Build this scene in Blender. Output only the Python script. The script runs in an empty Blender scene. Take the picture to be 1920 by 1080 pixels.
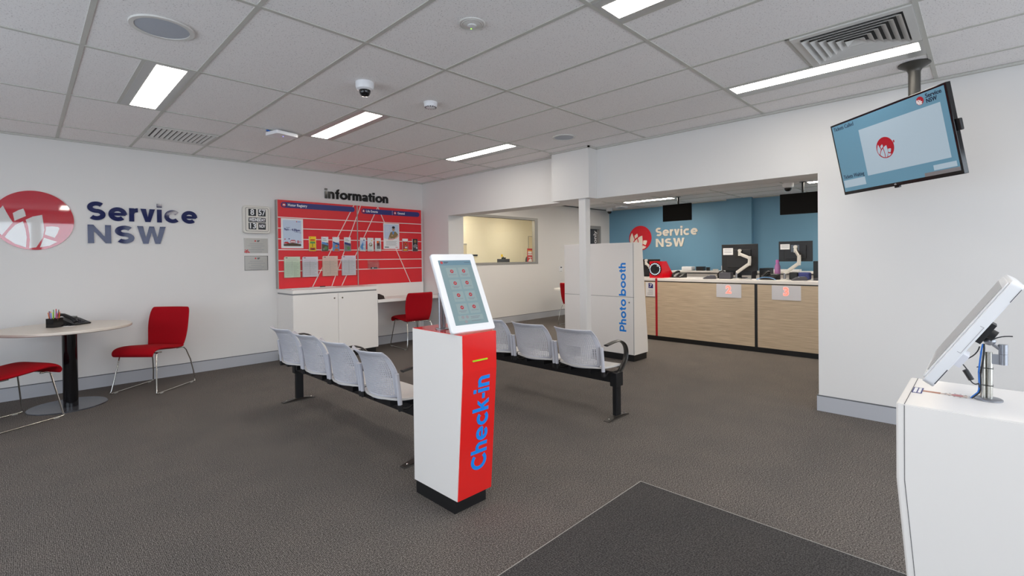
import bpy, bmesh, math, random
from mathutils import Vector, Matrix
random.seed(7)
S = bpy.context.scene
COL = S.collection
PI = math.pi
R = math.radians

# ------------------------------------------------------------------ camera
CAM_H = 1.3518
cam_data = bpy.data.cameras.new('camera')
cam = bpy.data.objects.new('camera', cam_data)
COL.objects.link(cam)
S.camera = cam
cam_data.sensor_width = 36.0
cam_data.lens = 902.07 / 1920 * 36.0
cam_data.shift_y = -(540 - 493.62) / 1920
cam_data.clip_start = 0.02
def _cam_rot(a, b, c):
    Ry = Matrix(((math.cos(a), 0, math.sin(a)), (0, 1, 0), (-math.sin(a), 0, math.cos(a))))
    Rx = Matrix(((1, 0, 0), (0, math.cos(b), -math.sin(b)), (0, math.sin(b), math.cos(b))))
    Rz = Matrix(((math.cos(c), -math.sin(c), 0), (math.sin(c), math.cos(c), 0), (0, 0, 1)))
    Bm = Matrix(((1, 0, 0), (0, 0, -1), (0, 1, 0)))
    return Rz @ Rx @ Ry @ Bm                      # world -> (right, down, forward)
_W = _cam_rot(-0.794, 0.010, -0.012)
_m = Matrix((_W[0], -_W[1], -_W[2])).transposed() # camera axes as columns
cam.matrix_world = Matrix.Translation((0, 0, CAM_H)) @ _m.to_4x4()

# ------------------------------------------------------------------ view, world, large lights
S.view_settings.view_transform = 'Standard'
S.view_settings.look = 'None'
S.view_settings.gamma = 1.0
S.view_settings.use_curve_mapping = False
S.view_settings.exposure = -0.03
S.cycles.max_bounces = 10
S.cycles.diffuse_bounces = 6
S.cycles.glossy_bounces = 4
S.cycles.transparent_max_bounces = 12
S.cycles.sample_clamp_indirect = 6.0

w = bpy.data.worlds.new('sky')
S.world = w
w.use_nodes = True
nt = w.node_tree
bg = nt.nodes['Background']
bg.inputs['Color'].default_value = (0.78, 0.88, 1.0, 1)
bg.inputs['Strength'].default_value = 1.6

def area_light(name, loc, rot, sx, sy, power, color, portal=False):
    d = bpy.data.lights.new(name, 'AREA')
    d.shape = 'RECTANGLE'; d.size = sx; d.size_y = sy
    d.energy = power; d.color = color
    if portal: d.cycles.is_portal = True
    o = bpy.data.objects.new(name, d)
    COL.objects.link(o)
    o.location = loc; o.rotation_euler = rot
    return o
# daylight entering through the shop front behind the camera and the glass on its left
area_light('shopfront_daylight', (1.35, -2.9, 1.45), (R(90), 0, 0), 5.6, 2.2, 160, (0.83, 0.87, 1.0))
area_light('side_window_daylight', (-2.85, 2.6, 1.45), (R(90), 0, R(-90)), 5.4, 2.2, 108, (0.83, 0.87, 1.0))

# ------------------------------------------------------------------ materials
def lin(c):
    c /= 255.0
    return c / 12.92 if c <= 0.04045 else ((c + 0.055) / 1.055) ** 2.4
def rgb(r, g, b): return (lin(r), lin(g), lin(b), 1)
MATS = {}
def mat(name, col, rough=0.5, metal=0.0, spec=0.5, emit=None, estr=0.0, coat=0.0, trans=0.0, alpha=1.0, noise=None, bump=0.0, bscale=200):
    if name in MATS: return MATS[name]
    m = bpy.data.materials.new(name); m.use_nodes = True
    n = m.node_tree.nodes; l = m.node_tree.links
    p = n['Principled BSDF']
    p.inputs['Base Color'].default_value = col
    p.inputs['Roughness'].default_value = rough
    p.inputs['Metallic'].default_value = metal
    p.inputs['Specular IOR Level'].default_value = spec
    p.inputs['Coat Weight'].default_value = coat
    p.inputs['Coat Roughness'].default_value = 0.03
    p.inputs['Transmission Weight'].default_value = trans
    p.inputs['Alpha'].default_value = alpha
    if emit is not None:
        p.inputs['Emission Color'].default_value = emit
        p.inputs['Emission Strength'].default_value = estr
    if noise or bump:
        tc = n.new('ShaderNodeTexCoord')
        nz = n.new('ShaderNodeTexNoise'); nz.inputs['Scale'].default_value = bscale
        nz.inputs['Detail'].default_value = 3
        l.new(tc.outputs['Object'], nz.inputs['Vector'])
        if noise:
            cr = n.new('ShaderNodeValToRGB')
            cr.color_ramp.elements[0].position = 0.35; cr.color_ramp.elements[1].position = 0.65
            cr.color_ramp.elements[0].color = noise; cr.color_ramp.elements[1].color = col
            l.new(nz.outputs['Fac'], cr.inputs['Fac']); l.new(cr.outputs['Color'], p.inputs['Base Color'])
        if bump:
            b = n.new('ShaderNodeBump'); b.inputs['Strength'].default_value = bump; b.inputs['Distance'].default_value = 0.002
            l.new(nz.outputs['Fac'], b.inputs['Height']); l.new(b.outputs['Normal'], p.inputs['Normal'])
    MATS[name] = m
    return m

WALL = mat('white_wall_paint', rgb(226, 224, 222), 0.6, bump=0.04, bscale=300)
CREAM = mat('cream_wall_paint', rgb(240, 232, 212), 0.6)
BLUEWALL = mat('blue_wall_paint', rgb(106, 152, 180), 0.55)
WHITE = mat('white_laminate', rgb(240, 236, 232), 0.35)
WHITEG = mat('white_gloss_plastic', rgb(236, 237, 240), 0.25)
SKIRT = mat('grey_skirting_paint', rgb(182, 184, 190), 0.4)
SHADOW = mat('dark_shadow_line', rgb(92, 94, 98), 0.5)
ALU = mat('satin_aluminium', rgb(166, 164, 160), 0.45, 0.4)
SILVER = mat('silver_grey_metal', rgb(150, 152, 158), 0.32, 0.75)
CHROME = mat('chrome', rgb(205, 203, 198), 0.12, 1.0)
BLACK = mat('black_plastic', rgb(24, 24, 26), 0.42)
BLACKG = mat('black_gloss', rgb(16, 16, 19), 0.12)
BLACKM = mat('black_powder_coated_metal', rgb(22, 23, 26), 0.32)
GREYD = mat('dark_grey_plastic', rgb(62, 62, 68), 0.5)
SEATG = mat('light_grey_seat_plastic', rgb(196, 196, 204), 0.42)
RED = mat('red_gloss_laminate', rgb(232, 36, 34), 0.12, coat=0.5)
REDSIGN = mat('red_acrylic', rgb(188, 20, 46), 0.03, coat=1.0)
REDB = mat('red_board', rgb(222, 38, 48), 0.35)
REDF = mat('red_fabric', rgb(180, 8, 26), 0.9, spec=0.2, noise=rgb(150, 4, 18), bump=0.5, bscale=450)
NAVY = mat('navy_mirror_acrylic', rgb(26, 34, 84), 0.05, 0.0, spec=0.3)
NAVYP = mat('navy_print', rgb(46, 48, 118), 0.4)
BLUEV = mat('bright_blue_vinyl', rgb(20, 140, 240), 0.35)
BLUEP = mat('booth_blue_vinyl', rgb(6, 132, 228), 0.4)
LETB = mat('black_acrylic_letters', rgb(14, 14, 15), 0.12)
TILE = None
LAMP = mat('lit_diffuser', (1, 1, 1, 1), 0.5, emit=(1.0, 0.93, 0.83, 1), estr=20.0)
LAMPA = mat('lit_diffuser_counter', (1, 1, 1, 1), 0.5, emit=(1.0, 0.91, 0.79, 1), estr=56.0)
LAMPW = mat('lit_diffuser_warm', (1, 1, 1, 1), 0.5, emit=(1.0, 0.89, 0.72, 1), estr=44.0)
STEEL = mat('brushed_steel_plaque', rgb(166, 162, 156), 0.34, 0.9)
PAPER = mat('white_paper', rgb(232, 232, 234), 0.6)
PAPERG = mat('pale_green_paper', rgb(206, 218, 196), 0.6)
PAPERP = mat('pale_pink_paper', rgb(220, 190, 178), 0.6)
PAPERL = mat('pale_lilac_paper', rgb(214, 208, 218), 0.6)
INK = mat('grey_ink', rgb(120, 124, 132), 0.6)
INKD = mat('dark_ink', rgb(40, 42, 50), 0.6)
YEL = mat('yellow_print', rgb(246, 206, 24), 0.5)
GRN = mat('green_print', rgb(98, 150, 84), 0.5)
SKYB = mat('sky_blue_print', rgb(96, 150, 214), 0.5)
PALEB = mat('pale_blue_print', rgb(196, 210, 230), 0.5)
BRN = mat('brown_print', rgb(96, 76, 58), 0.5)
ORG = mat('orange_print', rgb(232, 110, 30), 0.5)
REDP = mat('red_print', rgb(196, 40, 44), 0.5)
SKIN = mat('skin_print', rgb(190, 150, 122), 0.6)
KHAKI = mat('khaki_print', rgb(140, 118, 78), 0.6)
GREYP = mat('grey_print', rgb(140, 136, 140), 0.6)
LIME = mat('lime_print', rgb(176, 222, 30), 0.3)
OLIVE = mat('dark_bronze_pole', rgb(70, 68, 64), 0.4, 0.3)
CREAMP = mat('cream_lacquered_arm', rgb(208, 206, 200), 0.35)
BLUEC = mat('blue_cable_jacket', rgb(30, 110, 200), 0.4)
NAVYC = mat('navy_fabric', rgb(52, 60, 118), 0.7)
GREYBOX = mat('charcoal_box', rgb(74, 74, 82), 0.6)
TVBLUE = mat('lit_screen_blue', rgb(60, 90, 110), 0.25, emit=rgb(120, 172, 196), estr=0.42)
TVPALE = mat('lit_screen_pale', rgb(90, 100, 110), 0.25, emit=rgb(190, 212, 226), estr=0.55)
TVDARK = mat('screen_letters', rgb(20, 30, 60), 0.3)
TVRED = mat('screen_red', rgb(150, 10, 30), 0.3, emit=rgb(150, 10, 30), estr=0.3)
KSCR = mat('kiosk_screen', rgb(80, 96, 100), 0.14, emit=rgb(158, 184, 190), estr=0.42)
KSCR2 = mat('kiosk_screen_tile', rgb(84, 98, 102), 0.14, emit=rgb(176, 196, 196), estr=0.42)
KSCR3 = mat('kiosk_screen_header', rgb(70, 92, 104), 0.14, emit=rgb(134, 168, 186), estr=0.38)
GLOWRED = mat('glowing_red_digit', rgb(255, 90, 70), 0.4, emit=(1.0, 0.26, 0.20, 1), estr=1.1)
GLOWPINK = mat('glowing_digit_edge', rgb(255, 160, 150), 0.4, emit=(1.0, 0.50, 0.45, 1), estr=.8)
LEDW = mat('white_led', (1, 1, 1, 1), 0.4, emit=(0.65, 0.82, 1.0, 1), estr=1.3)
FROST = mat('frosted_panel', rgb(222, 222, 228), 0.3)
PINKB = mat('pink_bottle_plastic', rgb(206, 140, 200), 0.2, alpha=0.85)

def glass_mat():
    m = bpy.data.materials.new('clear_glass'); m.use_nodes = True
    n = m.node_tree.nodes; l = m.node_tree.links
    n.clear()
    out = n.new('ShaderNodeOutputMaterial'); mix = n.new('ShaderNodeMixShader')
    tr = n.new('ShaderNodeBsdfTransparent'); gl = n.new('ShaderNodeBsdfGlossy'); lw = n.new('ShaderNodeLayerWeight'); pw = n.new('ShaderNodeMath'); pw.operation = 'POWER'; pw.inputs[1].default_value = 5.0
    fr = n.new('ShaderNodeMath'); fr.operation = 'MULTIPLY_ADD'; fr.inputs[1].default_value = 0.9; fr.inputs[2].default_value = 0.035
    tr.inputs['Color'].default_value = (0.96, 0.98, 0.97, 1)
    gl.inputs['Roughness'].default_value = 0.01
    l.new(lw.outputs['Facing'], pw.inputs[0]); l.new(pw.outputs[0], fr.inputs[0])
    l.new(fr.outputs[0], mix.inputs[0]); l.new(tr.outputs[0], mix.inputs[1]); l.new(gl.outputs[0], mix.inputs[2])
    l.new(mix.outputs[0], out.inputs['Surface'])
    return m
GLASS = glass_mat()
ACRYL = GLASS

def carpet(name, c0, c1, c2, rib):
    m = bpy.data.materials.new(name); m.use_nodes = True
    n = m.node_tree.nodes; l = m.node_tree.links; p = n['Principled BSDF']
    p.inputs['Roughness'].default_value = 0.95; p.inputs['Specular IOR Level'].default_value = 0.12
    tc = n.new('ShaderNodeTexCoord')
    nz = n.new('ShaderNodeTexNoise'); nz.inputs['Scale'].default_value = 150; nz.inputs['Detail'].default_value = 5; nz.inputs['Roughness'].default_value = 0.8
    nz2 = n.new('ShaderNodeTexNoise'); nz2.inputs['Scale'].default_value = 3.0; nz2.inputs['Detail'].default_value = 4
    wv = n.new('ShaderNodeTexWave'); wv.wave_type = 'BANDS'; wv.bands_direction = 'X'; wv.inputs['Scale'].default_value = rib
    wv.inputs['Distortion'].default_value = 5.0; wv.inputs['Detail'].default_value = 1
    mp = n.new('ShaderNodeMapping'); mp.inputs['Rotation'].default_value = (0, 0, R(0))
    l.new(tc.outputs['Object'], mp.inputs['Vector'])
    for q in (nz, nz2, wv): l.new(mp.outputs['Vector'], q.inputs['Vector'])
    cr = n.new('ShaderNodeValToRGB'); e = cr.color_ramp.elements
    e[0].position = 0.36; e[0].color = c0; e[1].position = 0.66; e[1].color = c2
    k = e.new(0.5); k.color = c1
    a = n.new('ShaderNodeMath'); a.operation = 'MULTIPLY_ADD'; a.inputs[1].default_value = 0.07
    l.new(wv.outputs['Fac'], a.inputs[0]); l.new(nz.outputs['Fac'], a.inputs[2])
    s = n.new('ShaderNodeMath'); s.operation = 'SUBTRACT'; s.inputs[1].default_value = 0.035
    l.new(a.outputs[0], s.inputs[0]); l.new(s.outputs[0], cr.inputs['Fac'])
    mx = n.new('ShaderNodeMix'); mx.data_type = 'RGBA'; mx.blend_type = 'MULTIPLY'; mx.inputs['Factor'].default_value = 1.0
    cr2 = n.new('ShaderNodeValToRGB'); f = cr2.color_ramp.elements
    f[0].position = 0.3; f[0].color = (0.90, 0.90, 0.90, 1); f[1].position = 0.7; f[1].color = (1.04, 1.02, 1.0, 1)
    l.new(nz2.outputs['Fac'], cr2.inputs['Fac'])
    l.new(cr.outputs['Color'], mx.inputs['A']); l.new(cr2.outputs['Color'], mx.inputs['B'])
    l.new(mx.outputs['Result'], p.inputs['Base Color'])
    b = n.new('ShaderNodeBump'); b.inputs['Strength'].default_value = 0.6; b.inputs['Distance'].default_value = 0.003
    l.new(a.outputs[0], b.inputs['Height']); l.new(b.outputs['Normal'], p.inputs['Normal'])
    return m
CARPET = carpet('grey_ribbed_carpet', rgb(38, 36, 34), rgb(96, 91, 88), rgb(166, 160, 155), 44)
MATC = carpet('charcoal_entry_mat_fibre', rgb(40, 39, 39), rgb(72, 70, 70), rgb(108, 106, 104), 30)

def tile_mat():
    m = bpy.data.materials.new('speckled_ceiling_tile'); m.use_nodes = True
    n = m.node_tree.nodes; l = m.node_tree.links; p = n['Principled BSDF']
    p.inputs['Roughness'].default_value = 0.9; p.inputs['Specular IOR Level'].default_value = 0.1
    tc = n.new('ShaderNodeTexCoord')
    nz = n.new('ShaderNodeTexNoise'); nz.inputs['Scale'].default_value = 130; nz.inputs['Detail'].default_value = 2
    l.new(tc.outputs['Object'], nz.inputs['Vector'])
    cr = n.new('ShaderNodeValToRGB'); e = cr.color_ramp.elements
    e[0].position = 0.30; e[0].color = rgb(200, 195, 194); e[1].position = 0.40; e[1].color = rgb(246, 243, 242)
    l.new(nz.outputs['Fac'], cr.inputs['Fac']); l.new(cr.outputs['Color'], p.inputs['Base Color'])
    return m
TILE = tile_mat()
TBAR = mat('ceiling_grid_bar', rgb(196, 195, 188), 0.5)

def wood_mat():
    m = bpy.data.materials.new('pale_oak_laminate'); m.use_nodes = True
    n = m.node_tree.nodes; l = m.node_tree.links; p = n['Principled BSDF']
    p.inputs['Roughness'].default_value = 0.45
    tc = n.new('ShaderNodeTexCoord'); mp = n.new('ShaderNodeMapping'); mp.inputs['Scale'].default_value = (4, 2.2, 70)
    nz = n.new('ShaderNodeTexNoise'); nz.inputs['Scale'].default_value = 1.6; nz.inputs['Detail'].default_value = 6
    l.new(tc.outputs['Object'], mp.inputs['Vector']); l.new(mp.outputs['Vector'], nz.inputs['Vector'])
    cr = n.new('ShaderNodeValToRGB'); e = cr.color_ramp.elements
    e[0].position = 0.3; e[0].color = rgb(188, 168, 142); e[1].position = 0.7; e[1].color = rgb(218, 200, 174)
    l.new(nz.outputs['Fac'], cr.inputs['Fac']); l.new(cr.outputs['Color'], p.inputs['Base Color'])
    return m
WOOD = wood_mat()

# ------------------------------------------------------------------ mesh helpers
class MB:
    def __init__(self): self.v = []; self.f = []; self.mi = []; self.mats = []; self.T = Matrix.Identity(4)
    def _m(self, m):
        if m not in self.mats: self.mats.append(m)
        return self.mats.index(m)
    def add(self, vs, fs, m):
        o = len(self.v); k = self._m(m)
        self.v += [tuple(self.T @ Vector(p)) for p in vs]
        self.f += [tuple(i + o for i in f) for f in fs]; self.mi += [k] * len(fs)
        return self
    def box(self, x0, x1, y0, y1, z0, z1, m):
        if x0 > x1: x0, x1 = x1, x0
        if y0 > y1: y0, y1 = y1, y0
        if z0 > z1: z0, z1 = z1, z0
        return self.add([(x0,y0,z0),(x1,y0,z0),(x1,y1,z0),(x0,y1,z0),(x0,y0,z1),(x1,y0,z1),(x1,y1,z1),(x0,y1,z1)],
                 [(0,3,2,1),(4,5,6,7),(0,1,5,4),(1,2,6,5),(2,3,7,6),(3,0,4,7)], m)
    def prism(self, pts, z0, z1, m):              # polygon in local xy (ccw), extruded along z
        a = sum(pts[i][0]*pts[(i+1)%len(pts)][1]-pts[(i+1)%len(pts)][0]*pts[i][1] for i in range(len(pts)))
        if a < 0: pts = pts[::-1]
        n = len(pts)
        vs = [(x, y, z0) for x, y in pts] + [(x, y, z1) for x, y in pts]
        fs = [tuple(range(n-1, -1, -1)), tuple(range(n, 2*n))] + [(i, (i+1) % n, n+(i+1) % n, n+i) for i in range(n)]
        return self.add(vs, fs, m)
    def cyl(self, c, r, h, m, n=24, r2=None, axis='z'):
        r2 = r if r2 is None else r2
        vs = []
        for k, rr in ((0, r), (h, r2)):
            for i in range(n):
                a = 2*PI*i/n; p = (rr*math.cos(a), rr*math.sin(a), k)
                if axis == 'x': p = (p[2], p[0], p[1])
                if axis == 'y': p = (p[1], p[2], p[0])
                vs.append((c[0]+p[0], c[1]+p[1], c[2]+p[2]))
        fs = [tuple(range(n-1, -1, -1)), tuple(range(n, 2*n))] + [(i, (i+1) % n, n+(i+1) % n, n+i) for i in range(n)]
        return self.add(vs, fs, m)
    def lathe(self, prof, m, c=(0, 0, 0), n=32):  # profile of (r, z), spun round z
        vs = []; fs = []
        for r, z in prof:
            for i in range(n):
                a = 2*PI*i/n; vs.append((c[0]+r*math.cos(a), c[1]+r*math.sin(a), c[2]+z))
        for k in range(len(prof)-1):
            for i in range(n):
                fs.append((k*n+i, k*n+(i+1) % n, (k+1)*n+(i+1) % n, (k+1)*n+i))
        fs.append(tuple(range(n-1, -1, -1))); L = (len(prof)-1)*n
        fs.append(tuple(range(L, L+n)))
        return self.add(vs, fs, m)
    def tube(self, pts, r, m, n=10, flat=None):   # sweep round (or elliptic) section along points
        P = [Vector(p) for p in pts]; vs = []; fs = []
        up = Vector((0, 0, 1)); prev = None
        for i, p in enumerate(P):
            d = (P[min(i+1, len(P)-1)] - P[max(i-1, 0)]).normalized()
            if prev is None:
                a = d.cross(up)
                if a.length < 1e-3: a = d.cross(Vector((1, 0, 0)))
                a.normalize()
            else:
                a = (prev - d * prev.dot(d)).normalized()
            prev = a; b = d.cross(a)
            ra, rb = (r, r) if flat is None else flat
            for k in range(n):
                t = 2*PI*k/n
                vs.append(tuple(p + a*ra*math.cos(t) + b*rb*math.sin(t)))
        for i in range(len(P)-1):
            for k in range(n):
                fs.append((i*n+k, i*n+(k+1) % n, (i+1)*n+(k+1) % n, (i+1)*n+k))
        fs.append(tuple(range(n-1, -1, -1))); L = (len(P)-1)*n
        fs.append(tuple(range(L, L+n)))
        return self.add(vs, fs, m)
    def rect(self, x0, x1, y0, y1, z, m, t=0.0008):  # thin print on a panel, local xy
        return self.box(x0, x1, y0, y1, z, z + t, m)
    def disc(self, x, y, r, z, m, t=0.0008, n=40, ry=None):
        ry = r if ry is None else ry
        return self.prism([(x + r*math.cos(2*PI*i/n), y + ry*math.sin(2*PI*i/n)) for i in range(n)], z, z + t, m)
    def rrect(self, x0, x1, y0, y1, z0, z1, r, m, n=6):
        pts = []
        for cx, cy, a0 in ((x1-r, y1-r, 0), (x0+r, y1-r, 90), (x0+r, y0+r, 180), (x1-r, y0+r, 270)):
            for i in range(n+1):
                a = R(a0 + 90*i/n); pts.append((cx + r*math.cos(a), cy + r*math.sin(a)))
        return self.prism(pts, z0, z1, m)
    def build(self, name, parent=None, smooth=35, bevel=0, fix=True):
        me = bpy.data.meshes.new(name)
        me.from_pydata(self.v, [], self.f)
        for m in self.mats: me.materials.append(m)
        me.polygons.foreach_set('material_index', self.mi)
        if fix:
            bm = bmesh.new(); bm.from_mesh(me); bmesh.ops.recalc_face_normals(bm, faces=bm.faces); bm.to_mesh(me); bm.free()
        if smooth:
            me.polygons.foreach_set('use_smooth', [True]*len(me.polygons))
            me.set_sharp_from_angle(angle=R(smooth))
        me.update()
        o = bpy.data.objects.new(name, me); COL.objects.link(o)
        if parent is not None: o.parent = parent
        if bevel:
            b = o.modifiers.new('bevel', 'BEVEL'); b.width = bevel; b.segments = 2; b.limit_method = 'ANGLE'; b.angle_limit = R(50)
        return o

def tag(o, label, cat, group=None, kind=None):
    o['label'] = label; o['category'] = cat
    if group: o['group'] = group
    if kind: o['kind'] = kind
    return o
def thing(name, label, cat, loc=(0, 0, 0), rz=0.0, group=None, frame=None):
    o = bpy.data.objects.new(name, None); COL.objects.link(o)
    o.empty_display_size = 0.1
    if frame is None: o.matrix_world = Matrix.Translation(loc) @ Matrix.Rotation(rz, 4, 'Z')
    else: o.matrix_world = frame
    return tag(o, label, cat, group)
def struct(name, mb, label=None, **k):
    o = mb.build(name, None, **k); o['kind'] = 'structure'
    if label: o['label'] = label
    return o
def frame(origin, right, up):
    r = Vector(right).normalized(); u = Vector(up); u = (u - r*u.dot(r)).normalized(); n = r.cross(u)
    M = Matrix((r, u, n)).transposed().to_4x4(); M.translation = Vector(origin); return M
def fY(x, y, z): return frame((x, y, z), (1, 0, 0), (0, 0, 1))      # on a wall facing -Y
def fX(x, y, z): return frame((x, y, z), (0, -1, 0), (0, 0, 1))     # on a wall facing -X
def flat(x, y, z): return Matrix.Translation((x, y, z))
def copy_tree(o, parent=None):
    c = o.copy(); COL.objects.link(c)
    if parent is not None: c.parent = parent
    for ch in list(o.children): copy_tree(ch, c)
    return c

# ------------------------------------------------------------------ lettering
def font_mesh(body, size, mat_, parent, x=0, y=0, z=0, ext=0.0006, bold=0.0, align='LEFT', rot=0.0, name='printed_text', width=None):
    cu = bpy.data.curves.new('t', 'FONT'); cu.body = body; cu.size = size; cu.extrude = ext; cu.offset = bold
    cu.align_x = align; cu.align_y = 'CENTER'; cu.resolution_u = 3
    t = bpy.data.objects.new('t', cu); COL.objects.link(t)
    dg = bpy.context.evaluated_depsgraph_get(); dg.update()
    me = bpy.data.meshes.new_from_object(t.evaluated_get(dg))
    COL.objects.unlink(t); bpy.data.objects.remove(t)
    sx = 1.0
    if width and len(me.vertices):
        xs = [v.co.x for v in me.vertices]; sx = width / max(1e-6, max(xs)-min(xs))
    me.transform(Matrix.Translation((x, y, z + ext)) @ Matrix.Rotation(rot, 4, 'Z') @ Matrix.Diagonal((sx, 1, 1, 1)))
    me.materials.clear(); me.materials.append(mat_)
    o = bpy.data.objects.new(name, me); COL.objects.link(o)
    if parent is not None: o.parent = parent
    return o

# a round geometric letter set drawn from strokes; cap height 1, x-height XH, stroke W
def glyphs(W=0.2, XH=0.74):
    h = W/2
    def arc(cx, cy, rx, ry, a0, a1, n=22):
        return ('s', [(cx + rx*math.cos(R(a0+(a1-a0)*i/n)), cy + ry*math.sin(R(a0+(a1-a0)*i/n))) for i in range(n+1)])
    def ln(*p): return ('s', list(p))
    def pg(*p): return ('p', list(p))
    rx, ry = XH/2 - h + 0.025, XH/2 - h + 0.01
    cx, cy = rx + h, XH/2
    wO = 2*(rx + h)
    G = {}
    stem = lambda x, y0, y1: pg((x, y0), (x+W, y0), (x+W, y1), (x, y1))
    G['o'] = ([arc(cx, cy, rx, ry, 0, 360, 40)], wO)
    G['c'] = ([arc(cx, cy, rx, ry, 42, 318, 30)], wO*0.93)
    G['e'] = ([arc(cx, cy, rx, ry, -4, 315, 34), pg((W*0.6, cy-h*0.72), (wO-W*0.28, cy-h*0.72), (wO-W*0.28, cy+h*0.72), (W*0.6, cy+h*0.72))], wO)
    nr = (XH*0.86)/2 - h
    def arch(x0, s):   # arch starting from stem at x0
        c = x0 + h + s
        return [arc(c, XH - h*0.95 - s*0.98 + 0.012, s, s*0.98, 180, 0, 16), stem(c + s - h, 0, XH - h - s*0.9)]
    s = 0.205
    G['n'] = ([stem(0, 0, XH)] + arch(0, s), 2*s + W)
    G['h'] = ([stem(0, 0, 1.05)] + arch(0, s), 2*s + W)
    s2 = 0.185
    G['m'] = ([stem(0, 0, XH)] + arch(0, s2) + arch(2*s2, s2), 4*s2 + W)
    G['r'] = ([stem(0, 0, XH), arc(h + 0.22, XH - h - 0.20, 0.21, 0.20, 178, 92, 10), pg((h+0.20, XH-W), (h+0.28, XH-W+0.01), (h+0.28, XH+0.012), (h+0.2, XH+0.01))], W + 0.19)
    G['i'] = ([stem(0, 0, XH), pg((-0.01, XH+0.11), (W+0.01, XH+0.11), (W+0.01, XH+0.11+W*0.95), (-0.01, XH+0.11+W*0.95))], W)
    G['b'] = ([stem(0, 0, 1.05), arc(cx, cy, rx, ry, 0, 360, 40)], wO)
    G['-'] = ([pg((0, 0.28), (0.3, 0.28), (0.3, 0.28+W*0.9), (0, 0.28+W*0.9))], 0.3)
    G['t'] = ([stem(0.1, 0.2, 0.94), arc(0.1+h+0.13, h+0.11, 0.13, 0.11, 180, 285, 10), pg((0, XH-W*0.85), (0.42, XH-W*0.85), (0.42, XH), (0, XH))], 0.42)
    G['f'] = ([stem(0.1, 0, 0.84), arc(0.1+h+0.13, 1.06-h-0.14, 0.13, 0.14, 180, 70, 10), pg((0, XH-W*0.85), (0.40, XH-W*0.85), (0.40, XH), (0, XH))], 0.40)
    G['a'] = ([stem(0.40, 0, XH*0.62), arc(0.26, XH-h-0.165, 0.24, 0.165, 0, 150, 14), arc(0.26, 0.215, 0.165, 0.215-h*0.9, 0, 360, 26)], 0.40 + W)
    v = 0.66; d = W*1.12
    G['v'] = ([pg((0, XH), (d, XH), (v/2, .27), (v-d, XH), (v, XH), (v/2+d*.46, 0), (v/2-d*.46, 0))], v)
    G['k'] = ([stem(0, 0, 1.05), pg((W*0.8, 0.20), (W*0.8, 0.20+W*1.2), (0.44, XH), (0.44+W*1.1, XH)), pg((W+0.06, 0.36), (W+0.20, 0.5), (0.66, 0), (0.66-W*1.15, 0))], 0.64)
    G['N'] = ([pg((0, 0), (0, 1), (W*.92, 1), (0.62, .335), (0.62, 1), (0.62+W, 1), (0.62+W, 0), (0.62+W*.08, 0), (W, .665), (W, 0))], 0.62 + W)
    ww = 1.16; e = W*1.08
    G['W'] = ([pg((0, 1), (e, 1), (.345, .33), (.485, 1), (.675, 1), (.815, .33), (ww-e, 1), (ww, 1), (ww-.235, 0), (ww-.44, 0), (.58, .66), (.44, 0), (.235, 0))], ww)
    q = (1 - W)/4; sr = 0.26
    G['S'] = ([arc(sr+h+0.02, 0.5+q, sr, q, 38, 270, 20), arc(sr+h+0.02, 0.5-q, sr, q, 90, -142, 20)], 2*sr + W + 0.04)
    G['C'] = ([arc(0.5, 0.5, 0.5-h, 0.5-h+0.01, 44, 316, 34)], 0.88)
    G['P'] = ([stem(0, 0, 1), ('s', [(h, 1-h), (0.38, 1-h)] + [(0.38 + 0.245*math.cos(R(a)), 0.645 + (0.355-h)*math.sin(R(a))) for a in range(80, -81, -16)] + [(0.38, 0.29+h), (h, 0.29+h)])], 0.72)
    return G
def stroke_prims(pts, W):
    n = len(pts); closed = (abs(pts[0][0]-pts[-1][0]) + abs(pts[0][1]-pts[-1][1])) < 1e-6
    out = []
    for i in range(n):
        if closed: a = pts[(i-1) % (n-1)]; b = pts[(i+1) % (n-1)] if i < n-1 else pts[1]
        else: a = pts[max(i-1, 0)]; b = pts[min(i+1, n-1)]
        dx, dy = b[0]-a[0], b[1]-a[1]; L = math.hypot(dx, dy) or 1
        out.append((-dy/L, dx/L))
    return [((p[0]+q[0]*W/2, p[1]+q[1]*W/2), (p[0]-q[0]*W/2, p[1]-q[1]*W/2)) for p, q in zip(pts, out)]
def letters(word, parent, x, y, cap, m, depth=0.01, W=0.2, gap=0.09, width=None, rot=0.0, space=0.34, z=0.0):
    """each letter its own mesh part, in the parent's local xy, standing out along +z"""
    G = glyphs(W); pen = 0.0; items = []
    for ch in word:
        if ch == ' ': pen += space; continue
        prims, adv = G[ch]; items.append((ch, pen, prims))
        pen += adv + gap + (0.03 if ch in 'nmhiNb' else 0)
    total = pen - gap; sx = cap if width is None else width/total
    T0 = Matrix.Translation((x, y, z)) @ Matrix.Rotation(rot, 4, 'Z')
    for ch, px, prims in items:
        b = MB(); b.T = T0
        for kp, (kind, pts) in enumerate(prims):
            P = lambda p: ((px + p[0])*sx, p[1]*cap)
            dep = depth*(1 + .03*kp)
            if kind == 'p': b.prism([P(p) for p in pts], 0, dep, m)
            else:
                pr = stroke_prims(pts, W); n = len(pr); vs = []; fs = []
                for A, Bp in pr:
                    a, c = P(A), P(Bp); vs += [(a[0], a[1], 0), (c[0], c[1], 0), (c[0], c[1], dep), (a[0], a[1], dep)]
                for i in range(n-1):
                    o = 4*i
                    for k in range(4): fs.append((o+k, o+(k+1) % 4, o+4+(k+1) % 4, o+4+k))
                if abs(pts[0][0]-pts[-1][0]) + abs(pts[0][1]-pts[-1][1]) > 1e-6:
                    fs += [(3, 2, 1, 0), (4*n-4, 4*n-3, 4*n-2, 4*n-1)]
                b.add(vs, fs, m)
        b.build('letter', parent, smooth=30)

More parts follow.
